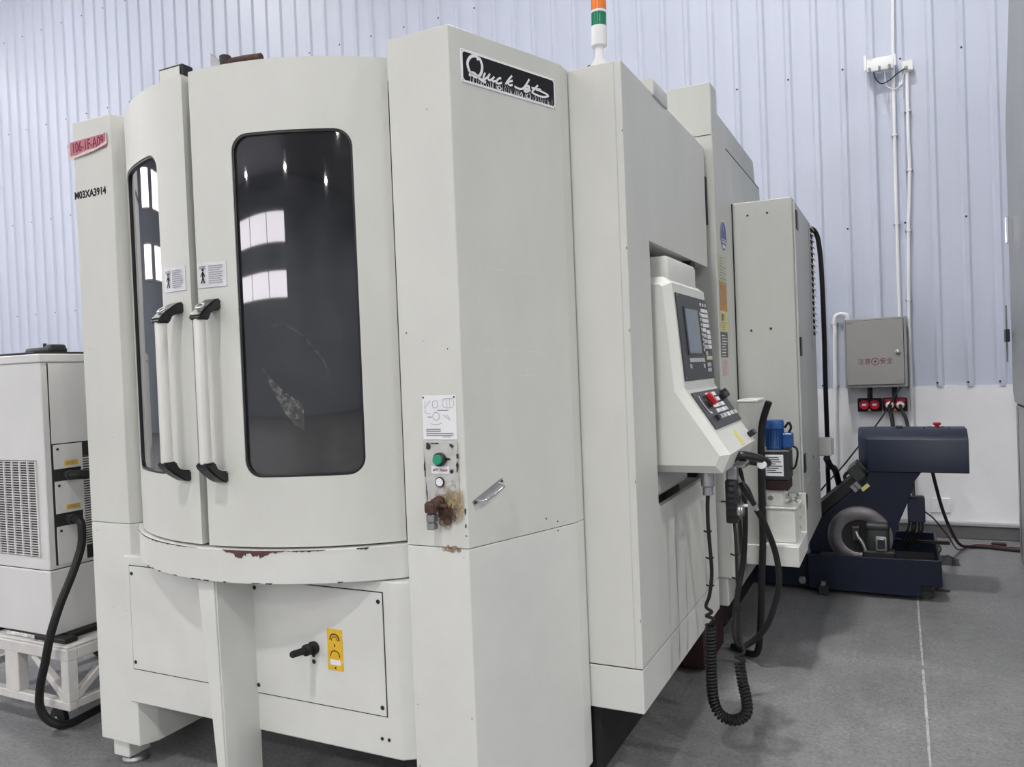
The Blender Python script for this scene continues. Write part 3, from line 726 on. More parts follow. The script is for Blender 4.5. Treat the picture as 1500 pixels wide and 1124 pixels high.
for i in range(4): key(M2, 3.165+.055*i, .123, .045, .017, KEYG if i % 2 else KEYW)
for i in range(5): key(M2, 3.15+.075*i, .149, .05, .018, KEYG if i not in (2,) else KEYW)
key(M2, 3.085, .149, .045, .02, BLACK, .012)
bm = b_box(-.022, .022, -.014, .014, 0, .026, .005); bmesh.ops.transform(bm, matrix=M2 @ Matrix.Translation((3.40, -.07, .006)), verts=bm.verts); mk('mode_switch', bm, BLACK, PD)
lathe('feed_knob', [(0, 0), (.020, 0), (.018, .024), (0, .026)], M2 @ Matrix.Translation((3.455, -.06, .006)), BLACK, PD, 16)
bm = b_prism([(3.20, -.285), (3.245, -.285), (3.25, -.28), (3.25, -.228), (3.235, -.218), (3.212, -.218), (3.2, -.228)], 'z', 0, .003); bmesh.ops.transform(bm, matrix=M2, verts=bm.verts); mk('card_slot_cover', bm, YELLOW2, PD)
bm = b_box(3.41, 3.46, -.275, -.250, 0, .03, .004); bmesh.ops.transform(bm, matrix=M2, verts=bm.verts); mk('power_switch', bm, BLACK, PD)
lathe('cable_gland', [(0, 0), (.02, 0), (.02, .03), (.026, .035), (.026, .075), (.024, .085), (.024, .095), (0, .095)], UP(-.661, 2.985, 1.0), DULL, PD, 14)
# handwheel bracket: a black looped holder under the front lip
hb = tube('handwheel_holder', [(-.60, 3.13, 1.115), (-.56, 3.13, 1.135), (-.50, 3.16, 1.12), (-.475, 3.2, 1.10), (-.49, 3.24, 1.09), (-.55, 3.24, 1.10), (-.60, 3.24, 1.11)], .016, BLACK, PD)
cyl('holder_roller', frame((-.49, 3.16, 1.095), (1, 0, 0), (0, 0, 1)) @ Matrix.Translation((0, 0, -.07)), .018, .07, WHITE, PD, 14)
box('holder_plate', -.62, -.545, 3.12, 3.26, 1.085, 1.10, DULL, PD, .003)
box('holder_clip', -.615, -.575, 3.1, 3.15, 1.038, 1.09, DULL, PD, .006)

# ------------------------------------------------------------------ signal tower
TW = thing('signal_tower', 'slim signal tower with orange and green lenses on machine roof', 'signal light', (-.905, 2.64, 2.54))
tx, ty = -.910, 2.64
lean = Matrix.Translation((tx, ty, 2.535)) @ Matrix.Rotation(rad(1.5), 4, 'Y')
lathe('tower_foot', [(0, 0), (.036, 0), (.034, .012), (.022, .03), (.014, .045), (.013, .075), (.018, .08), (0, .08)], lean, PVC, TW, 20)
lathe('tower_base', [(0, .08), (.022, .078), (.027, .082), (.0275, .148), (0, .148)], lean, WHITE, TW, 24)
zz = .148
for nm, mt, h in (('green_lens', GREENL, .046), ('ring', WHITE, .008), ('orange_lens', ORANGEL, .046), ('ring', WHITE, .008), ('red_lens', RED, .046), ('cap', WHITE, .012)):
    r_ = .0272 if mt is WHITE else .0262
    lathe(nm, [(0, zz), (r_, zz), (r_, zz+h), (0, zz+h)], lean, mt, TW, 24); zz += h
for x, y in ((-1.035, 2.72), (-.955, 2.69)):
    g = thing('rubber_clip', 'black rubber clip on the roof edge beside the signal tower', 'clip', (x, y, 2.54), 'black clips on the machine roof')
    lathe('clip_body', [(0, 0), (.03, 0), (.028, .018), (.016, .036), (0, .04)], UP(x, y, 2.538), RUBBER, g, 14)
    box('clip_tab', x-.008, x+.03, y-.004, y+.006, 2.54, 2.578, RUBBER, g, .002)

# ------------------------------------------------------------------ electrical cabinet
EC = thing('electrical_cabinet', 'tall grey-green electrical cabinet bolted to the side of the machining centre', 'cabinet', (-.62, 4.8, .5))
XC = -.464
bd = box('cabinet_body', -.782, XC-.012, 4.334, 5.30, .5, 2.342, CREAM_SHADED, EC, .004)
box('cabinet_gap', -.785, -.776, 4.330, 4.35, .6, 2.34, GAP, EC, 0)
dd = box('cabinet_door', XC-.012, XC, 4.352, 5.28, .80, 2.318, CREAM_SHADED, EC, .003)
box('lower_door', XC-.012, XC, 4.352, 5.28, .5, .792, CREAM_SHADED, EC, .003)
for z in (2.23, 1.564, .948): box('hinge', XC-.001, XC+.006, 4.375, 4.45, z-.05, z+.05, BLACK, dd, .003)
box('hinge', XC-.001, XC+.006, 4.375, 4.45, .70, .78, BLACK, dd, .003)
sm_ = finish(b_box(0, .006, -.055, .055, -.012, .012, .004), GAP, 'vent_slot')
hm_ = finish(b_prism([(0, .012), (.016, -.006), (.014, -.010), (0, .002)], 'y', -.06, .06), CREAM_SHADED, 'vent_hood')
for i in range(18):
    z = 2.285-.0372*i
    inst('vent_slot', sm_, dd, (XC-.003, 5.19, z)); inst('vent_hood', hm_, dd, (XC-.001, 5.19, z+.012))
box('door_seam', XC-.004, XC+.0008, 5.035, 5.040, 1.55, 2.31, GAP, dd, 0)
cyl('lock', frame((XC, 4.85, .93), (0, 1, 0), (0, 0, 1)), .014, .006, CHROME, dd, 12)
for x, z in ((-.70, 2.27), (-.60, 2.272), (-.70, 1.66), (-.60, 1.665)): cyl('cabinet_screw', FRONT(x, 4.334, z), .006, .003, BLACK, EC, 10)
# drip tray in front of the cabinet
prism('drip_tray', [(3.965, .50), (4.36, .50), (4.36, .80), (4.33, .80), (4.33, .5985), (4.20, .598), (3.975, .596), (3.965, .596)], 'x', -.70, -.455, CREAM2, EC, .002)
jb = thing('junction_box', 'small grey junction box on the rear edge of the electrical cabinet', 'junction box', (-.42, 5.26, .895))
box('box_body', -.466, -.386, 5.19, 5.27, .895, 1.005, CREAM_SHADED, jb, .006); box('lid', -.384, -.378, 5.195, 5.265, .90, 1.0, CREAM_SHADED, jb, .003)
cyl('gland', UP(-.42, 5.23, .868), .016, .03, BLACK, jb, 12)

# ------------------------------------------------------------------ lubrication pump on the tray
LP = thing('lubrication_pump', 'small blue motor pump on a cream oil tank in drip tray', 'pump', (-.54, 4.13, .6))
box('oil_tank', -.612, -.478, 4.04, 4.27, .597, .765, CREAM2, LP, .006)
box('tank_lid', -.625, -.466, 4.03, 4.28, .762, .775, CREAM_SHADED, LP, .003)
for z in (.64, .69, .74): cyl('tank_bolt', frame((-.478, 4.24, z), (0, 1, 0), (0, 0, 1)), .008, .006, CHROME, LP, 10)
box('valve_block', -.614, -.535, 4.06, 4.16, .773, .858, CREAM2, LP, .004)
cyl('plug', FRONT(-.59, 4.06, .815), .012, .006, DULL, LP, 12)
lathe('filler_cap', [(0, 0), (.022, 0), (.022, .012), (.016, .016), (.016, .03), (.026, .034), (.026, .05), (0, .054)], UP(-.50, 4.18, .774), CHROME, LP, 16)
box('pump_plinth', -.612, -.50, 4.04, 4.18, .855, .91, REDDK, LP, .006)
ph = box('pump_housing', -.616, -.494, 4.03, 4.17, .908, 1.055, GREYM, LP, .006)
lbox('pump_label', FRONT(-.606, 4.03, .928), 0, .085, 0, .105, 0, .002, WHITE, ph, .001); random.seed(9)
rects('label_print', FRONT(-.606, 4.0275, .928), lines(.008, .08, [.092-.0105*i for i in range(8)], .0035, .5), INK, ph)
mt_ = lathe('motor', [(0, 0), (.04, 0), (.042, .01), (.040, .014), (.040, .10), (.047, .104), (.047, .135), (.043, .147), (0, .15)], UP(-.568, 4.1, 1.053), BLUEM, LP, 28)
fm = finish(b_box(.038, .0465, -.0018, .0018, 1.053+.014-1.053, .100, .0005), BLUEM, 'fin')
for i in range(22): inst('cooling_fin', fm, mt_, (-.568, 4.1, 1.053), Matrix.Rotation(2*math.pi*i/22, 3, 'Z'))
box('terminal_box', -.528, -.482, 4.07, 4.14, 1.062, 1.135, BLUEM, LP, .005)
tube('motor_lead', [(-.49, 4.1, 1.07), (-.468, 4.1, 1.06), (-.462, 4.1, 1.03), (-.475, 4.11, .97), (-.495, 4.12, .95)], .005, RUBBER, LP)
tube('motor_lead', [(-.52, 4.11, 1.16), (-.50, 4.11, 1.185), (-.49, 4.11, 1.16), (-.502, 4.11, 1.135)], .006, RUBBER, LP)
# tall sheet-metal duct beside it
DU = thing('sheet_metal_duct', 'upright cream sheet-metal duct with flat lid beside the lubrication pump', 'duct', (-.675, 4.08, .595))
box('duct_body', -.722, -.63, 3.985, 4.2, .592, 1.295, CREAM_SHADED, DU, .004); box('duct_lid', -.726, -.626, 3.98, 4.205, 1.295, 1.308, CREAM2, DU, .003)

# ------------------------------------------------------------------ hand pulse pendant, air gun, cables
HW = thing('handwheel_pendant', 'black handheld pulse pendant with silver dial hanging below control panel', 'pendant', (-.598, 3.12, .875))
box('grip_body', -.62, -.576, 3.09, 3.15, .872, 1.042, BLACK, HW, .008, 2)
for i in range(6): box('grip_rib', -.613, -.583, 3.086, 3.092, .895+.024*i, .903+.024*i, RUBBER, HW, .001)
lathe('dial', [(0, 0), (.034, 0), (.036, .004), (.036, .012), (.028, .014), (.028, .02), (0, .02)], frame((-.576, 3.12, .925), (0, 1, 0), (0, 0, 1)), STEEL, HW, 24)
cyl('dial_knob', frame((-.556, 3.12, .94), (0, 1, 0), (0, 0, 1)), .006, .016, WHITE, HW, 10)
def helix(path, R, pitch):
    P_ = smooth(path, 10); L_ = [0]
    for a, b in zip(P_, P_[1:]): L_.append(L_[-1]+(b-a).length)
    tot = L_[-1]; n = int(tot/pitch*12); out = []; up = None; j = 0
    for i in range(n+1):
        s = tot*i/n
        while j < len(L_)-2 and L_[j+1] < s: j += 1
        t = (s-L_[j])/max(1e-9, L_[j+1]-L_[j]); p = P_[j].lerp(P_[j+1], t); d = (P_[j+1]-P_[j]).normalized()
        if up is None: up = d.orthogonal().normalized()
        up = (up-d*up.dot(d)).normalized(); sd = d.cross(up); ph_ = 2*math.pi*s/pitch
        out.append(p+R*(math.cos(ph_)*up+math.sin(ph_)*sd))
    return out
CC = thing('coiled_cable', 'black coiled cable hanging in a loop from control panel to handheld pendant', 'cable', (-.6, 3.0, .12))
tube('cable_lead', [(-.661, 2.985, 1.01), (-.664, 2.98, .95), (-.664, 2.98, .875), (-.660, 2.98, .795), (-.657, 2.98, .703), (-.668, 2.98, .621), (-.683, 2.98, .575), (-.662, 2.98, .556), (-.682, 2.975, .54), (-.655, 2.985, .528), (-.67, 2.99, .50)], lambda t: .0075-.0015*t, RUBBER, CC)
hp = helix([(-.668, 2.98, .505), (-.670, 2.98, .42), (-.672, 2.98, .308), (-.666, 2.98, .215), (-.640, 2.98, .165), (-.590, 2.98, .155), (-.548, 2.98, .185), (-.546, 2.985, .235), (-.559, 2.99, .301), (-.570, 3.0, .365)], .0165, .0128)
mk('coil', b_tube(hp, .0058, 6), RUBBER, CC)
tube('cable_lead', [(-.570, 3.0, .36), (-.552, 3.0, .378), (-.585, 3.01, .385), (-.555, 3.02, .40), (-.566, 3.04, .43), (-.575, 3.05, .47), (-.578, 3.06, .563), (-.580, 3.07, .668), (-.584, 3.09, .796), (-.592, 3.11, .88)], .0062, RUBBER, CC)
for x, z in ((-.664, .86), (-.660, .76), (-.662, .655), (-.577, .55), (-.580, .67), (-.583, .76)):
    y = 2.98 if x < -.62 else 3.06
    tube('cable_tie', [(x-.016, y-.004, z+.004), (x, y-.008, z), (x+.012, y, z+.004)], .0035, RUBBER, CC, 3, 6)
AG = thing('air_gun', 'black air blow gun with silver tip hooked behind handheld pendant', 'tool', (-.57, 3.3, .9))
tube('gun_grip', [(-.594, 3.29, 1.005), (-.575, 3.3, .965), (-.549, 3.32, .91)], lambda t: .011+.008*math.sin(math.pi*min(1, t*1.2)), BLACK, AG)
tube('gun_nozzle', [(-.60, 3.245, 1.088), (-.607, 3.265, 1.055), (-.602, 3.28, 1.028), (-.594, 3.29, 1.005)], .007, STEEL, AG)
tube('hose_tail', [(-.549, 3.32, .91), (-.53, 3.34, .865), (-.512, 3.36, .82)], .009, STEEL, AG)
tag(tube('air_hose', [(-.54, 3.33, .885), (-.515, 3.36, .82), (-.484, 3.4, .70), (-.472, 3.4, .587), (-.492, 3.4, .483), (-.534, 3.4, .377), (-.60, 3.4, .305), (-.645, 3.4, .29), (-.672, 3.45, .36), (-.672, 3.55, .465), (-.648, 3.6, .631), (-.636, 3.6, .836), (-.645, 3.57, 1.0), (-.66, 3.47, 1.10)], .0125, RUBBER),
    'thick black air hose sagging in a loop from blow gun to operator panel', 'hose')
tag(tube('drain_hose', [(-.565, 3.93, 1.30), (-.590, 3.94, 1.235), (-.606, 3.95, 1.17), (-.612, 3.95, 1.07), (-.616, 3.949, .893), (-.617, 3.9495, .671), (-.622, 3.949, .55), (-.628, 3.945, .44), (-.64, 3.95, .25), (-.665, 3.99, .07), (-.72, 4.06, .02), (-.82, 4.15, .0165)], .0165, RUBBER),
    'stiff black hose standing upright beside sheet-metal duct', 'hose')
tag(tube('power_cable', [(-.475, 5.285, 2.315), (-.455, 5.34, 2.30), (-.437, 5.36, 2.24), (-.425, 5.37, 2.05), (-.424, 5.40, 1.69), (-.430, 5.45, 1.34), (-.443, 5.62, .90), (-.462, 5.82, .72), (-.466, 5.86, .56), (-.50, 6.02, .43), (-.52, 6.26, .30), (-.52, 6.38, .12), (-.50, 6.46, .02), (-.45, 6.6, .016)], .015, RUBBER),
    'thick black cable running down the rear edge of the electrical cabinet', 'cable')
tag(tube('conduit_hose', [(-.42, 5.23, .875), (-.408, 5.34, .815), (-.399, 5.55, .768), (-.391, 5.70, .675), (-.386, 5.752, .625)], .02, RUBBER),
    'short ribbed black conduit below the small junction box', 'hose')

# ------------------------------------------------------------------ chip conveyor
CV = thing('chip_conveyor', 'dark navy chip conveyor with overhanging discharge head and open coolant tank', 'conveyor', (-.15, 5.7, 0))
tk = [(-.56, .03), (.082, .03), (.084, .10), (.197, .10), (.194, .255), (-.56, .245)]
prism('tank_front', tk, 'y', 5.33, 5.345, NAVY, CV, .002)
box('tank_back', -.56, .195, 6.19, 6.205, .03, .25, NAVY, CV, .002)
box('tank_side', .18, .195, 5.34, 6.2, .10, .255, NAVY, CV, .002)
box('tank_side', -.56, -.545, 5.34, 6.2, .03, .25, NAVY, CV, .002)
box('tank_floor', -.55, .19, 5.34, 6.2, .09, .11, BED, CV, .002)
box('tank_deck', -.545, -.18, 5.345, 5.47, .20, .215, DULL, CV, .002)
box('deck_slot', -.43, -.28, 5.40, 5.43, .213, .218, DARK, CV, 0)
box('tank_inlet', -.95, -.55, 5.36, 6.1, .03, .24, NAVY, CV, .004)
for x, y in ((-.5, 5.42), (.11, 5.42), (-.5, 6.1), (.11, 6.1)):
    wh = lathe('caster_wheel', [(0, 0), (.036, 0), (.04, .006), (.04, .022), (.036, .028), (0, .028)], frame((x, y, .04), (1, 0, 0), (0, 0, 1)), GREYM, CV, 18)
    box('caster_fork', x-.03, x+.03, y-.035, y+.008, .05, .1, BLACK, CV, .003)
box('foot_bracket', -.50, -.44, 5.29, 5.335, .0, .06, GREYM, CV, .004); box('foot_bolt', -.485, -.455, 5.30, 5.33, .055, .085, DULL, CV, .003)
box('tow_lug', .16, .24, 5.42, 5.45, .045, .06, GREYM, CV, .003)
lathe('drain_port', [(0, 0), (.022, 0), (.026, .006), (.02, .012), (.012, .012), (.012, .004), (0, .004)], FRONT(-.60, 5.358, .07), DULL, CV, 18)
bodyp = [(-.56, .24), (-.075, .24), (-.05, .37), (-.025, .458), (.045, .633), (.066, .713), (.104, .768), (-.196, .768), (-.205, .722), (-.476, .477), (-.56, .40)]
prism('conveyor_body', bodyp, 'y', 5.46, 5.74, NAVY, CV, .003)
# inclined rim channel
dv = Vector((.271, 0, .242)).normalized(); nv = Vector((-dv.z, 0, dv.x))
bm = b_box(-.42, .01, -.14, .14, -.01, .055, .004); bmesh.ops.transform(bm, matrix=frame((-.215, 5.6, .725), dv, (0, 1, 0)), verts=bm.verts); mk('incline_cover', bm, BED, CV)
bm = b_box(-.05, .02, -.152, .152, -.02, .075, .004); bmesh.ops.transform(bm, matrix=frame((-.235, 5.6, .745), dv, (0, 1, 0)), verts=bm.verts); mk('incline_collar', bm, GREYM, CV)
for q in (-.06, -.09):
    bm = b_box(q-.015, q+.012, -.165, -.15, -.03, .02, .003); bmesh.ops.transform(bm, matrix=frame((-.215, 5.6, .725), dv, (0, 1, 0)), verts=bm.verts); mk('clamp', bm, DULL, CV)
bm = b_box(-.055, 0, 0, .003, -.012, .012, .0005); bmesh.ops.transform(bm, matrix=frame((-.195, 5.456, .685), dv, (0, 1, 0)) , verts=bm.verts); mk('yellow_tag', bm, YELLOW2, CV)
lathe('hose_reel', [(.02, 0), (.042, 0), (.042, .02), (.02, .02)], FRONT(-.320, 5.752, .69), BLACK, CV, 20)
# discharge head
hp_ = [(5.45, .768), (5.75, .768), (5.75, 1.03), (5.56, 1.03), (5.45, .972)]
bm = bmesh.new(); secs = []
for x, s in ((-.252, 1), (-.195, 0), (.362, 0)):
    if s: pf = [(5.53, .83), (5.70, .83), (5.72, 1.03), (5.60, 1.03), (5.54, .985)]
    else: pf = hp_
    secs.append([bm.verts.new((x, y, z)) for y, z in pf])
bm.faces.new(secs[0]); bm.faces.new(secs[-1][::-1])
for A, B in zip(secs, secs[1:]):
    for i in range(5): bm.faces.new((A[i], A[(i+1) % 5], B[(i+1) % 5], B[i]))
bmesh.ops.recalc_face_normals(bm, faces=bm.faces); bmesh.ops.bevel(bm, geom=list(bm.edges), offset=.003, segments=1, affect='EDGES')
hd = mk('discharge_head', bm, NAVYL, CV)
for x, y in ((.13, 5.62), (.165, 5.70), (.24, 5.70), (.27, 5.6)): cyl('head_bolt', UP(x, y, 1.029), .006, .006, BLACK, hd, 8)
lathe('emergency_button', [(0, 0), (.012, 0), (.012, .012), (.022, .016), (.024, .026), (.018, .032), (0, .032)], UP(.205, 5.69, 1.028), RED, hd, 18)
Mh = frame((.162, 5.497, .9965), (1, 0, 0), (0, .11, .058))
cyl('grommet', Mh, .012, .004, BLACK, hd, 14)
box('head_socket', -.03, .01, 5.60, 5.66, 1.028, 1.045, BLACK, hd, .004)
# drum end disc, gear motor, terminal box
lathe('drum_disc', [(.098, -.012), (.105, .02), (.112, .024), (.165, .024), (.178, .018), (.19, .018), (.192, 0), (.192, -.012)], FRONT(-.256, 5.458, .356), DISC, CV, 40)
lathe('drum_hole', [(0, 0), (.105, 0), (.105, .004), (0, .004)], FRONT(-.256, 5.458, .356), DARK, CV, 30)
box('bearing_block', -.30, -.255, 5.42, 5.46, .33, .42, GREYM, CV, .004)
tube('coolant_pipe', [(-.275, 5.41, .39), (-.262, 5.395, .36), (-.24, 5.385, .33), (-.225, 5.38, .29), (-.215, 5.38, .25)], .012, DULL, CV)
gm = box('gear_motor', -.217, -.085, 5.375, 5.455, .275, .43, GREYM, CV, .022, 3)
box('motor_hood', -.222, -.08, 5.37, 5.457, .405, .455, GREYM, CV, .02, 3)
box('motor_cover', -.165, -.098, 5.36, 5.378, .285, .378, DULL, gm, .012, 2); box('motor_window', -.152, -.110, 5.356, 5.363, .300, .362, BLACK, gm, .003)
box('motor_mount', -.24, -.05, 5.36, 5.45, .215, .285, BED, CV, .01)
for x in (-.225, -.12): box('mount_foot', x-.04, x+.03, 5.355, 5.42, .205, .225, DULL, CV, .004)
eb = box('terminal_box', .022, .120, 5.5, 5.60, .448, .604, NAVY, CV, .006)
box('terminal_lid', .024, .118, 5.494, 5.5, .452, .600, NAVYL, eb, .003); lbox('warning_tag', FRONT(.0, 5.5, .535), -.006, .012, 0, .05, 0, .004, YELLOW2, eb)
for i in range(5):
    tube('wire', [(.03+.018*i, 5.53, .45), (.02+.02*i, 5.52, .40-.01*(i % 2)), (.0+.02*i, 5.54, .36), (-.01+.015*i, 5.56, .31), (.03-.01*i, 5.6, .26)], .007, RUBBER, CV, 5, 6)
box('tank_beam', -.09, .26, 5.70, 5.73, .275, .295, BED, CV, .003)
tube('tank_hook', [(.18, 5.55, .25), (.2, 5.55, .275), (.19, 5.56, .30), (.175, 5.56, .285)], .006, GREYM, CV, 5, 6)

# ------------------------------------------------------------------ wall fittings
DB = thing('distribution_box', 'grey wall distribution box with red lightning warning on its door', 'electrical box', (-.17, 7.18, 1.24))
box('box_body', -.404, .0605, 7.085, YW-.005, 1.24, 1.808, BOXGREY, DB, .004)
db = box('box_door', -.388, .036, 7.072, 7.085, 1.264, 1.79, BOXGREY, DB, .003)
box('door_gap', -.391, .040, 7.0835, 7.09, 1.261, 1.793, GAP, DB, 0)
lathe('lock', [(0, 0), (.018, 0), (.018, .012), (.012, .016), (0, .018)], FRONT(-.007, 7.072, 1.522), CHROME, db, 16)
text('warning_lettering', '注意', .052, FRONT(-.2555, 7.0715, 1.452), MAROON, db, sx=.95)
text('warning_lettering', '安全', .052, FRONT(-.0925, 7.0715, 1.452), MAROON, db, sx=.95)
Ml = FRONT(-.174, 7.0715, 1.452)
strokes('warning_ring', Ml, [([(.0275*math.cos(t*math.pi/10), .0275*math.sin(t*math.pi/10)) for t in range(21)], .0022)], MAROON, db, .0005)
bm = bmesh.new(); bm.faces.new([bm.verts.new(Ml @ Vector((x, y, .0006))) for x, y in ((.006, .02), (-.012, -.003), (-.001, -.003), (-.008, -.021), (.012, .004), (.001, .004))]); mk('lightning_bolt', bm, MAROON, db)
rects('maker_print', FRONT(-.38, 7.0715, 1.772), lines(0, .045, (.0, .006), .002), INK, db); rects('maker_print', FRONT(-.02, 7.0715, 1.285), lines(0, .035, (.0, .006), .002), INKG, db)
def socket(x0, label, plugs):
    t = thing('socket_box', label, 'socket', (x0+.09, 7.2, 1.037))
    box('housing', x0, x0+.182, 7.18, YW-.002, 1.037, 1.147, INK, t, .006)
    bm = bmesh.new(); bm.faces.new([bm.verts.new((x0+.09+a, 7.1795, 1.042+b)) for a, b in ((-.016, 0), (.016, 0), (0, .024))]); mk('warning_triangle', bm, ORANGE, t)
    for dx in (.052, .13):
        lathe('socket_cover', [(0, .012), (.026, .012), (.03, .018), (.036, .018), (.038, 0)], FRONT(x0+dx, 7.18, 1.095), REDS, t, 20)
        if plugs: lathe('plug', [(0, .06), (.012, .06), (.018, .05), (.03, .02), (.032, .012), (.028, .008)], FRONT(x0+dx, 7.18, 1.09), PVC, t, 18)
        else: rects('socket_label', FRONT(x0+dx, 7.1675, 1.095), [(-.016, .016, -.009, .009)], WHITE, t)
    if plugs: rects('socket_print', FRONT(x0, 7.1795, 1.12), [(.012, .085, 0, .022), (.1, .172, 0, .022)], REDS, t)
socket(-.322, 'red double wall socket with both covers closed, under distribution box', False)
socket(-.131, 'red double wall socket with two white plugs inserted, under distribution box', True)
tag(tube('socket_cable', [(-.225, 7.23, 1.25), (-.225, 7.215, 1.2), (-.228, 7.22, 1.14)], .02, BLACK), 'short black cable from distribution box into the closed socket', 'cable')
tag(tube('socket_cable', [(-.037, 7.23, 1.25), (-.04, 7.215, 1.2), (-.04, 7.22, 1.14)], .02, BLACK), 'short black cable from distribution box into the plugged socket', 'cable')
tag(tube('plug_cable', [(-.078, 7.12, 1.09), (-.075, 7.06, 1.05), (-.06, 7.0, .95), (-.055, 6.9, .7), (-.06, 6.7, .45), (-.05, 6.4, .22), (-.05, 6.3, .02)], .016, RUBBER), 'grey cable hanging from the white plug beside closed socket', 'cable')
tag(tube('plug_cable', [(.0, 7.12, 1.09), (.01, 7.06, 1.05), (.045, 7.0, .95), (.06, 6.9, .7), (.07, 6.7, .45), (.06, 6.45, .22), (.06, 6.35, .02)], .013, RUBBER), 'grey cable hanging from the white plug nearest the twin conduits', 'cable')
tag(tube('slack_cable', [(.01, 7.10, 1.243), (-.05, 7.05, 1.15), (-.16, 6.95, .97), (-.315, 6.7, .78), (-.408, 6.5, .666), (-.498, 6.3, .575), (-.56, 6.25, .50), (-.65, 6.18, .37), (-.73, 6.04, .255), (-.82, 5.95, .2455)], .006, RUBBER), 'thin black cable slanting from distribution box down to conveyor', 'cable')
def conduit(name, label, pts, r, clips, k=8):
    t = thing(name, label, 'conduit', (pts[0][0], pts[0][1], min(p[2] for p in pts)))
    tube('pipe', pts, r, PVC, t, k, 14)
    for x, z in clips:
        lathe('clip', [(r+.001, -.008), (r+.006, -.008), (r+.006, .008), (r+.001, .008)], UP(x, pts[0][1], z), PVC, t, 14)
        box('clip_base', x-r-.012, x+r+.012, pts[0][1]+r*.4, YW-.003, z-.008, z+.008, DULL, t, .002)
    return t
yc = 7.235
conduit('conduit_pipe', 'white conduit with bent elbow into the top of distribution box', [(-.505, yc, .14), (-.498, yc, .848), (-.492, yc, 1.24), (-.482, yc, 1.72), (-.480, yc, 1.82), (-.468, yc, 1.852), (-.44, yc, 1.864), (-.41, yc, 1.862), (-.384, yc, 1.845), (-.380, yc, 1.80)], .0175, ((-.485, 1.789), (-.492, 1.257)))
conduit('conduit_pipe', 'white conduit rising straight from distribution box past the router', [(.016, yc, 1.80), (.014, yc, 2.56), (.024, yc, 3.84), (.045, yc, 5.0), (.05, yc, 6.5), (.05, yc, ROOFZ)], .0125, ((.014, 2.576), (.02, 3.3)))
conduit('conduit_pipe', 'slightly bowed white conduit running up to the small switch box', [(.084, yc, .14), (.084, yc, .82), (.084, yc, 1.27), (.084, yc, 1.83), (.098, yc, 2.49), (.120, yc, 2.99), (.118, yc, 3.27), (.122, yc, 3.80)], .0125, ((.084, 1.395), (.086, 1.95), (.1, 2.51), (.122, 3.479), (.12, 3.0)))
RT = thing('wifi_router', 'white router with four antennas hanging on the ribbed wall', 'router', (-.07, 7.2, 3.84))
rb = box('router_body', -.172, .028, 7.165, 7.2245, 3.822, 3.932, PVC, RT, .012, 2)
rects('router_print', FRONT(-.155, 7.1645, 3.917), [(0, .03, 0, .003)], INKG, RT)
for x in (-.150, -.076, -.003):
    box('antenna_joint', x-.010, x+.010, 7.14, 7.1655, 3.815, 3.848, DULL, RT, .003)
    box('antenna', x-.0085, x+.0085, 7.03, 7.145, 3.813, 3.822, PVC, RT, .003)
box('antenna', -.195, -.1715, 7.18, 7.195, 3.845, 3.97, PVC, RT, .004); box('antenna', .0275, .047, 7.18, 7.195, 3.845, 3.94, PVC, RT, .004)
for x in (-.14, -.06): box('wall_peg', x-.006, x+.006, 7.22, YW+.013, 3.905, 3.917, DULL, RT, .002)
SB = thing('switch_box', 'small square white switch box on top of the bowed conduit', 'switch box', (.125, 7.23, 3.796))
box('box_body', .085, .167, 7.21, YW-.005, 3.796, 3.88, PVC, SB, .005); box('adapter', .105, .13, 7.195, 7.215, 3.805, 3.83, DULL, SB, .003)
tag(tube('router_cable', [(-.12, 7.19, 3.825), (-.11, 7.19, 3.775), (-.07, 7.19, 3.722), (-.01, 7.195, 3.735), (.05, 7.2, 3.78), (.115, 7.2, 3.815)], .005, BLACK), 'thin black lead drooping between router and switch box', 'cable')
tag(tube('network_cable', [(-.04, 7.19, 3.825), (-.037, 7.206, 3.75), (-.025, 7.210, 3.70), (.02, 7.208, 3.665), (.05, 7.205, 3.67), (.072, 7.205, 3.69), (.09, 7.22, 3.74), (.11, 7.21, 3.805)], .004, PVC), 'thin white lead looping below router to switch box', 'cable')
WO = thing('wall_outlet', 'flush white outlet plate low on the white masonry wall', 'outlet', (.265, 7.27, .2))
box('plate', .195, .34, YW-.012, YW+.002, .20, .32, WALLW, WO, .004); box('rocker', .25, .285, YW-.016, YW-.01, .24, .28, PVC, WO, .002)
tag(tube('floor_cable', [(.17, 5.62, .77), (.18, 5.75, .70), (.24, 6.2, .42), (.30, 6.5, .22), (.37, 6.75, .06), (.45, 6.9, .014), (.55, 6.92, .012), (.68, 6.88, .012), (.9, 6.85, .012), (1.6, 6.9, .012)], .011, RUBBER),
    'black cable dropping from conveyor head and running along the floor', 'cable')
tag(tube('thin_floor_cable', [(.12, 5.6, .5), (.18, 5.9, .40), (.28, 6.3, .2), (.36, 6.75, .02), (.48, 7.0, .008), (.6, 7.02, .008), (.8, 6.98, .008), (1.5, 7.0, .008)], .005, MAROON),
    'thin dark red cable from conveyor terminal box along the floor', 'cable')
tag(box('cable_plug', .60, .70, 7.03, 7.07, 0, .025, BLACK, None, .006), 'small black cable plug lying on floor by the wall', 'plug')
rg = bmesh.new(); random.seed(21)
NR = 14; gv = [[None]*(NR+1) for _ in range(NR+1)]
for i in range(NR+1):
    for j in range(NR+1):
        e = min(i, NR-i, j, NR-j)/NR
        gv[i][j] = rg.verts.new((.14+.20*i/NR+.012*random.random(), 6.30+.22*j/NR+.012*random.random(), .002+min(.03, e*.12)*(.4+random.random())))
for i in range(NR):
    for j in range(NR): rg.faces.new((gv[i][j], gv[i+1][j], gv[i+1][j+1], gv[i][j+1]))
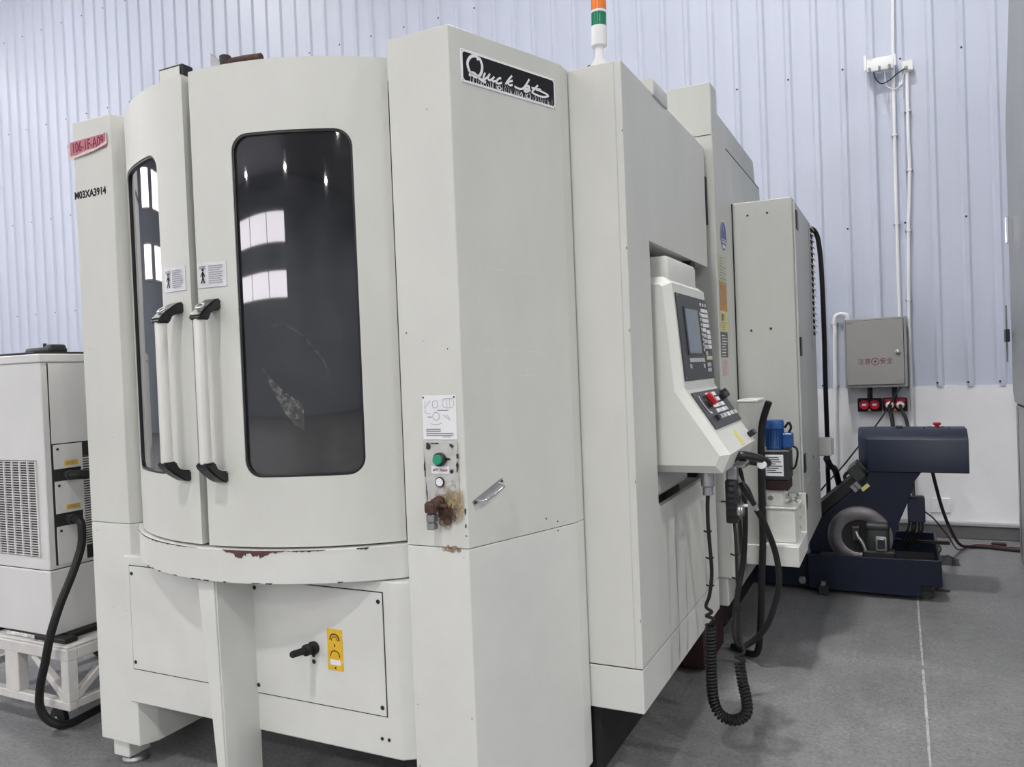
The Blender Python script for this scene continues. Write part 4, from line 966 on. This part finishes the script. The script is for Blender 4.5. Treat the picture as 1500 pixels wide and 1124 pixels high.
tag(mk('crumpled_rag', rg, GREYM), 'crumpled dark rag on floor behind the conveyor tank', 'rag')

# ------------------------------------------------------------------ neighbouring machine at the right
NM = thing('neighbour_machine', 'grey flat-sided machine cabinet close to the white wall, with black latch', 'machine', (1.1, 5.4, 0))
box('lower_body', .735, 1.55, 4.2, 6.60, .0, 1.12, NEIGH, NM, .02, 2)
prism('upper_body', [(4.2, 1.13), (6.56, 1.13), (6.64, 1.2), (6.64, 3.1), (6.2, 4.0), (4.2, 4.0)], 'x', .725, 1.55, NEIGH, NM, .006)
box('body_gap', .74, 1.5, 4.25, 6.55, 1.11, 1.14, GAP, NM, 0)
box('latch', .675, .702, 6.50, 6.60, 1.56, 1.65, BLACK, NM, .004)
tube('latch_rod', [(.69, 6.57, 1.42), (.69, 6.57, 1.82)], .006, DULL, NM, 1)
lh = box('door_handle', .682, .702, 6.40, 6.425, 2.24, 2.42, CHROME, NM, .004)
for y0, y1 in ((4.26, 5.08), (5.1, 5.92)):
    box('side_door', .719, .73, y0, y1, 1.25, 3.7, NEIGH, NM, .004); box('lower_cover', .729, .74, y0, y1, .12, 1.05, NEIGH, NM, .004)
box('lower_seam', .733, .737, 6.48, 6.485, .05, 1.1, GAP, NM, 0)

# ------------------------------------------------------------------ chiller on its cart
CHU = thing('chiller_unit', 'cream cooling unit with louvred grilles standing on a white steel cart', 'chiller', (-3.7, 2.55, .42))
XR = -3.346; XL = -4.05; YF = 2.17; YB = 2.95
box('lower_case', XL, XR, YF, YB, .415, .70, CHILL, CHU, .004)
ub = box('upper_case', XL, XR, YF, YB, .704, 1.615, CHILL, CHU, .004)
box('case_seam', XL+.01, XR-.008, YF+.008, YB-.01, .69, .72, GAP, CHU, 0)
box('top_lid', XL-.006, XR+.006, YF-.006, YB+.006, 1.615, 1.652, CHILL, CHU, .004)
box('top_tray', XL+.05, -3.47, YF+.06, YB-.06, 1.652, 1.667, BLACK, CHU, .003)
box('top_motor', -3.75, -3.57, 2.36, 2.46, 1.665, 1.695, GREYM, CHU, .012, 2); tube('top_valve', [(-3.655, 2.4, 1.69), (-3.655, 2.4, 1.715)], .008, GREYM, CHU, 1)
box('top_motor_end', -3.615, -3.565, 2.37, 2.45, 1.665, 1.708, GREYM, CHU, .012, 2)
box('grille_back', -4.0, -3.40, YF-.0012, YF+.02, .76, 1.186, GRILLE, ub, 0)
bar = finish(b_box(-.30, .30, -.006, 0, -.0016, .0016, 0), CHILL, 'grille_bar')
vbar = finish(b_box(-.004, .004, -.007, 0, -.21, .21, 0), CHILL, 'grille_bar')
for i in range(38): inst('grille_bar', bar, ub, (-3.70, YF-.0005, .766+.0112*i))
for i in range(11): inst('grille_mullion', vbar, ub, (-3.402-.0565*i, YF-.0005, .973))
sp = box('side_panel', XR-.001, XR+.003, 2.205, 2.9, 1.255, 1.61, CHILL, ub, .001)
box('side_gap', XR-.001, XR+.0012, 2.2, 2.9, .72, 1.61, GAP, ub, 0)
for z0, z1 in ((1.142, 1.25), (.945, 1.088), (.72, .888)):
    pnl = box('pipe_panel', XR-.001, XR+.004, 2.21, 2.338, z0, z1, CHILL, ub, .001)
    cyl('panel_screw', SIDE(XR+.004, 2.228, z1-.02), .006, .003, BLACK, pnl, 10)
box('side_grille', XR-.001, XR+.002, 2.340, 2.80, .78, 1.19, GRILLE, ub, 0)
sb_ = finish(b_box(0, .005, -.22, .22, -.0024, .0024, 0), CHILL, 'slat')
for i in range(36): inst('side_slat', sb_, ub, (XR+.002, 2.562, .786+.0112*i))
box('side_frame', XR-.001, XR+.004, 2.337, 2.345, .72, 1.25, CHILL, ub, 0)
for z in (1.112, .915):
    lbox('yellow_label', SIDE(XR+.004, 2.257, z+.043), 0, .066, 0, .022, 0, .001, YELLOW, ub)
    rects('label_print', SIDE(XR+.0052, 2.257, z+.043), lines(.006, .062, (.006, .011, .016), .002), INKG, ub)
    lathe('pipe_fitting', [(0, 0), (.024, 0), (.024, .02), (.018, .024), (.018, .05), (.022, .052), (.022, .07), (0, .07)], frame((XR-.03, 2.265, z), (0, 1, 0), (0, 0, 1)), GREYM, ub, 14)
tag(tube('coolant_hose', [(-3.31, 2.265, 1.112), (-3.285, 2.28, 1.112), (-3.27, 2.32, 1.110), (-3.265, 2.42, 1.108), (-3.265, 2.6, 1.1)], .021, RUBBER), 'short black hose on the upper fitting of the cooling unit', 'hose')
tag(tube('coolant_hose', [(-3.32, 2.265, .915), (-3.285, 2.265, .915), (-3.262, 2.265, .905), (-3.252, 2.262, .875), (-3.245, 2.25, .80), (-3.235, 2.20, .70), (-3.23, 2.13, .575), (-3.24, 2.09, .46), (-3.26, 2.075, .35), (-3.29, 2.07, .255), (-3.308, 2.072, .165), (-3.292, 2.085, .105), (-3.262, 2.115, .068), (-3.25, 2.17, .052), (-3.247, 2.25, .058), (-3.25, 2.33, .06), (-3.262, 2.5, .035), (-3.27, 2.75, .018), (-3.27, 3.2, .018)], .0175, RUBBER), 'long black hose looping down from cooling unit to floor behind the column', 'hose')
CT = thing('equipment_cart', 'white welded steel cart with diagonal braces and black castors under cooling unit', 'cart', (-3.65, 2.55, 0))
cx0, cx1, cy0, cy1 = -4.15, -3.2, 2.13, 3.0; tz = .05
for y in (cy0, cy1-tz):
    box('top_rail', cx0, cx1, y, y+tz, .335, .385, CARTP, CT, .004); box('bottom_rail', cx0+.002, cx1-.002, y+.001, y+.04, .122, .16, CARTP, CT, .004)
for x in (cx0, cx1-tz):
    box('top_rail', x+.001, x+tz-.001, cy0+tz, cy1-tz, .336, .384, CARTP, CT, .003); box('bottom_rail', x+.004, x+.044, cy0+.041, cy1-.041, .123, .159, CARTP, CT, .003)
box('deck', cx0+.02, cx1-.01, cy0+.01, cy1-.02, .385, .395, CARTP, CT, .003)
for x in (cx0, -3.638, cx1-tz):
    for y in (cy0, cy1-tz): box('upright', x+.001, x+(tz-.001 if x != -3.638 else .095), y+.0015, y+tz-.0015, .158, .337, CARTP, CT, .003)
def brace(p, q, th=.016):
    p, q = Vector(p), Vector(q); d = q-p; ln = d.length; ax = Vector((0, 1, 0)) if abs(d.y) < .01 else Vector((1, 0, 0))
    bm = b_box(0, ln, -th, th, -th, th, .003); bmesh.ops.transform(bm, matrix=frame(p, d, ax), verts=bm.verts); return mk('brace', bm, CARTP, CT)
brace((-3.45, 2.155, .335), (-3.245, 2.155, .165)); brace((-4.1, 2.155, .165), (-3.9, 2.155, .335))
brace((-3.225, 2.175, .17), (-3.225, 2.42, .345)); brace((-3.225, 2.75, .345), (-3.225, 2.95, .17))
for x in (-3.36, -4.05):
    for y in (2.21, 2.9):
        lathe('caster_wheel', [(0, 0), (.012, 0), (.012, .003), (.04, .003), (.05, .009), (.05, .029), (.04, .035), (0, .035)], frame((x, y-.0, .05), (1, 0, 0), (0, 0, 1)), RUBBER, CT, 24)
        cyl('hub', frame((x, y-.034, .05), (1, 0, 0), (0, 0, 1)), .012, .006, DULL, CT, 12)
        box('caster_plate', x-.045, x+.045, y-.05, y+.04, .105, .123, GREYM, CT, .004)
for x in (-3.95, -3.45): box('skid', x-.2, x+.2, 2.16, 2.22, .394, .415, BED, CT, .004)
box('skid', -3.40, -3.30, 2.2, 2.9, .394, .415, BED, CT, .004)
WCH = mat('peeled_white', (.6, .6, .6), .6, var=.5, scale=40)
lbox('peeled_strip', FRONT(-3.66, 2.16, .398), 0, .2, 0, .016, 0, .002, WCH, CT)
for x in (-3.44, -3.39): lathe('bolt', [(0, 0), (.007, 0), (.007, .014), (0, .016)], UP(x, 2.15, .385), STEEL, CT, 8)
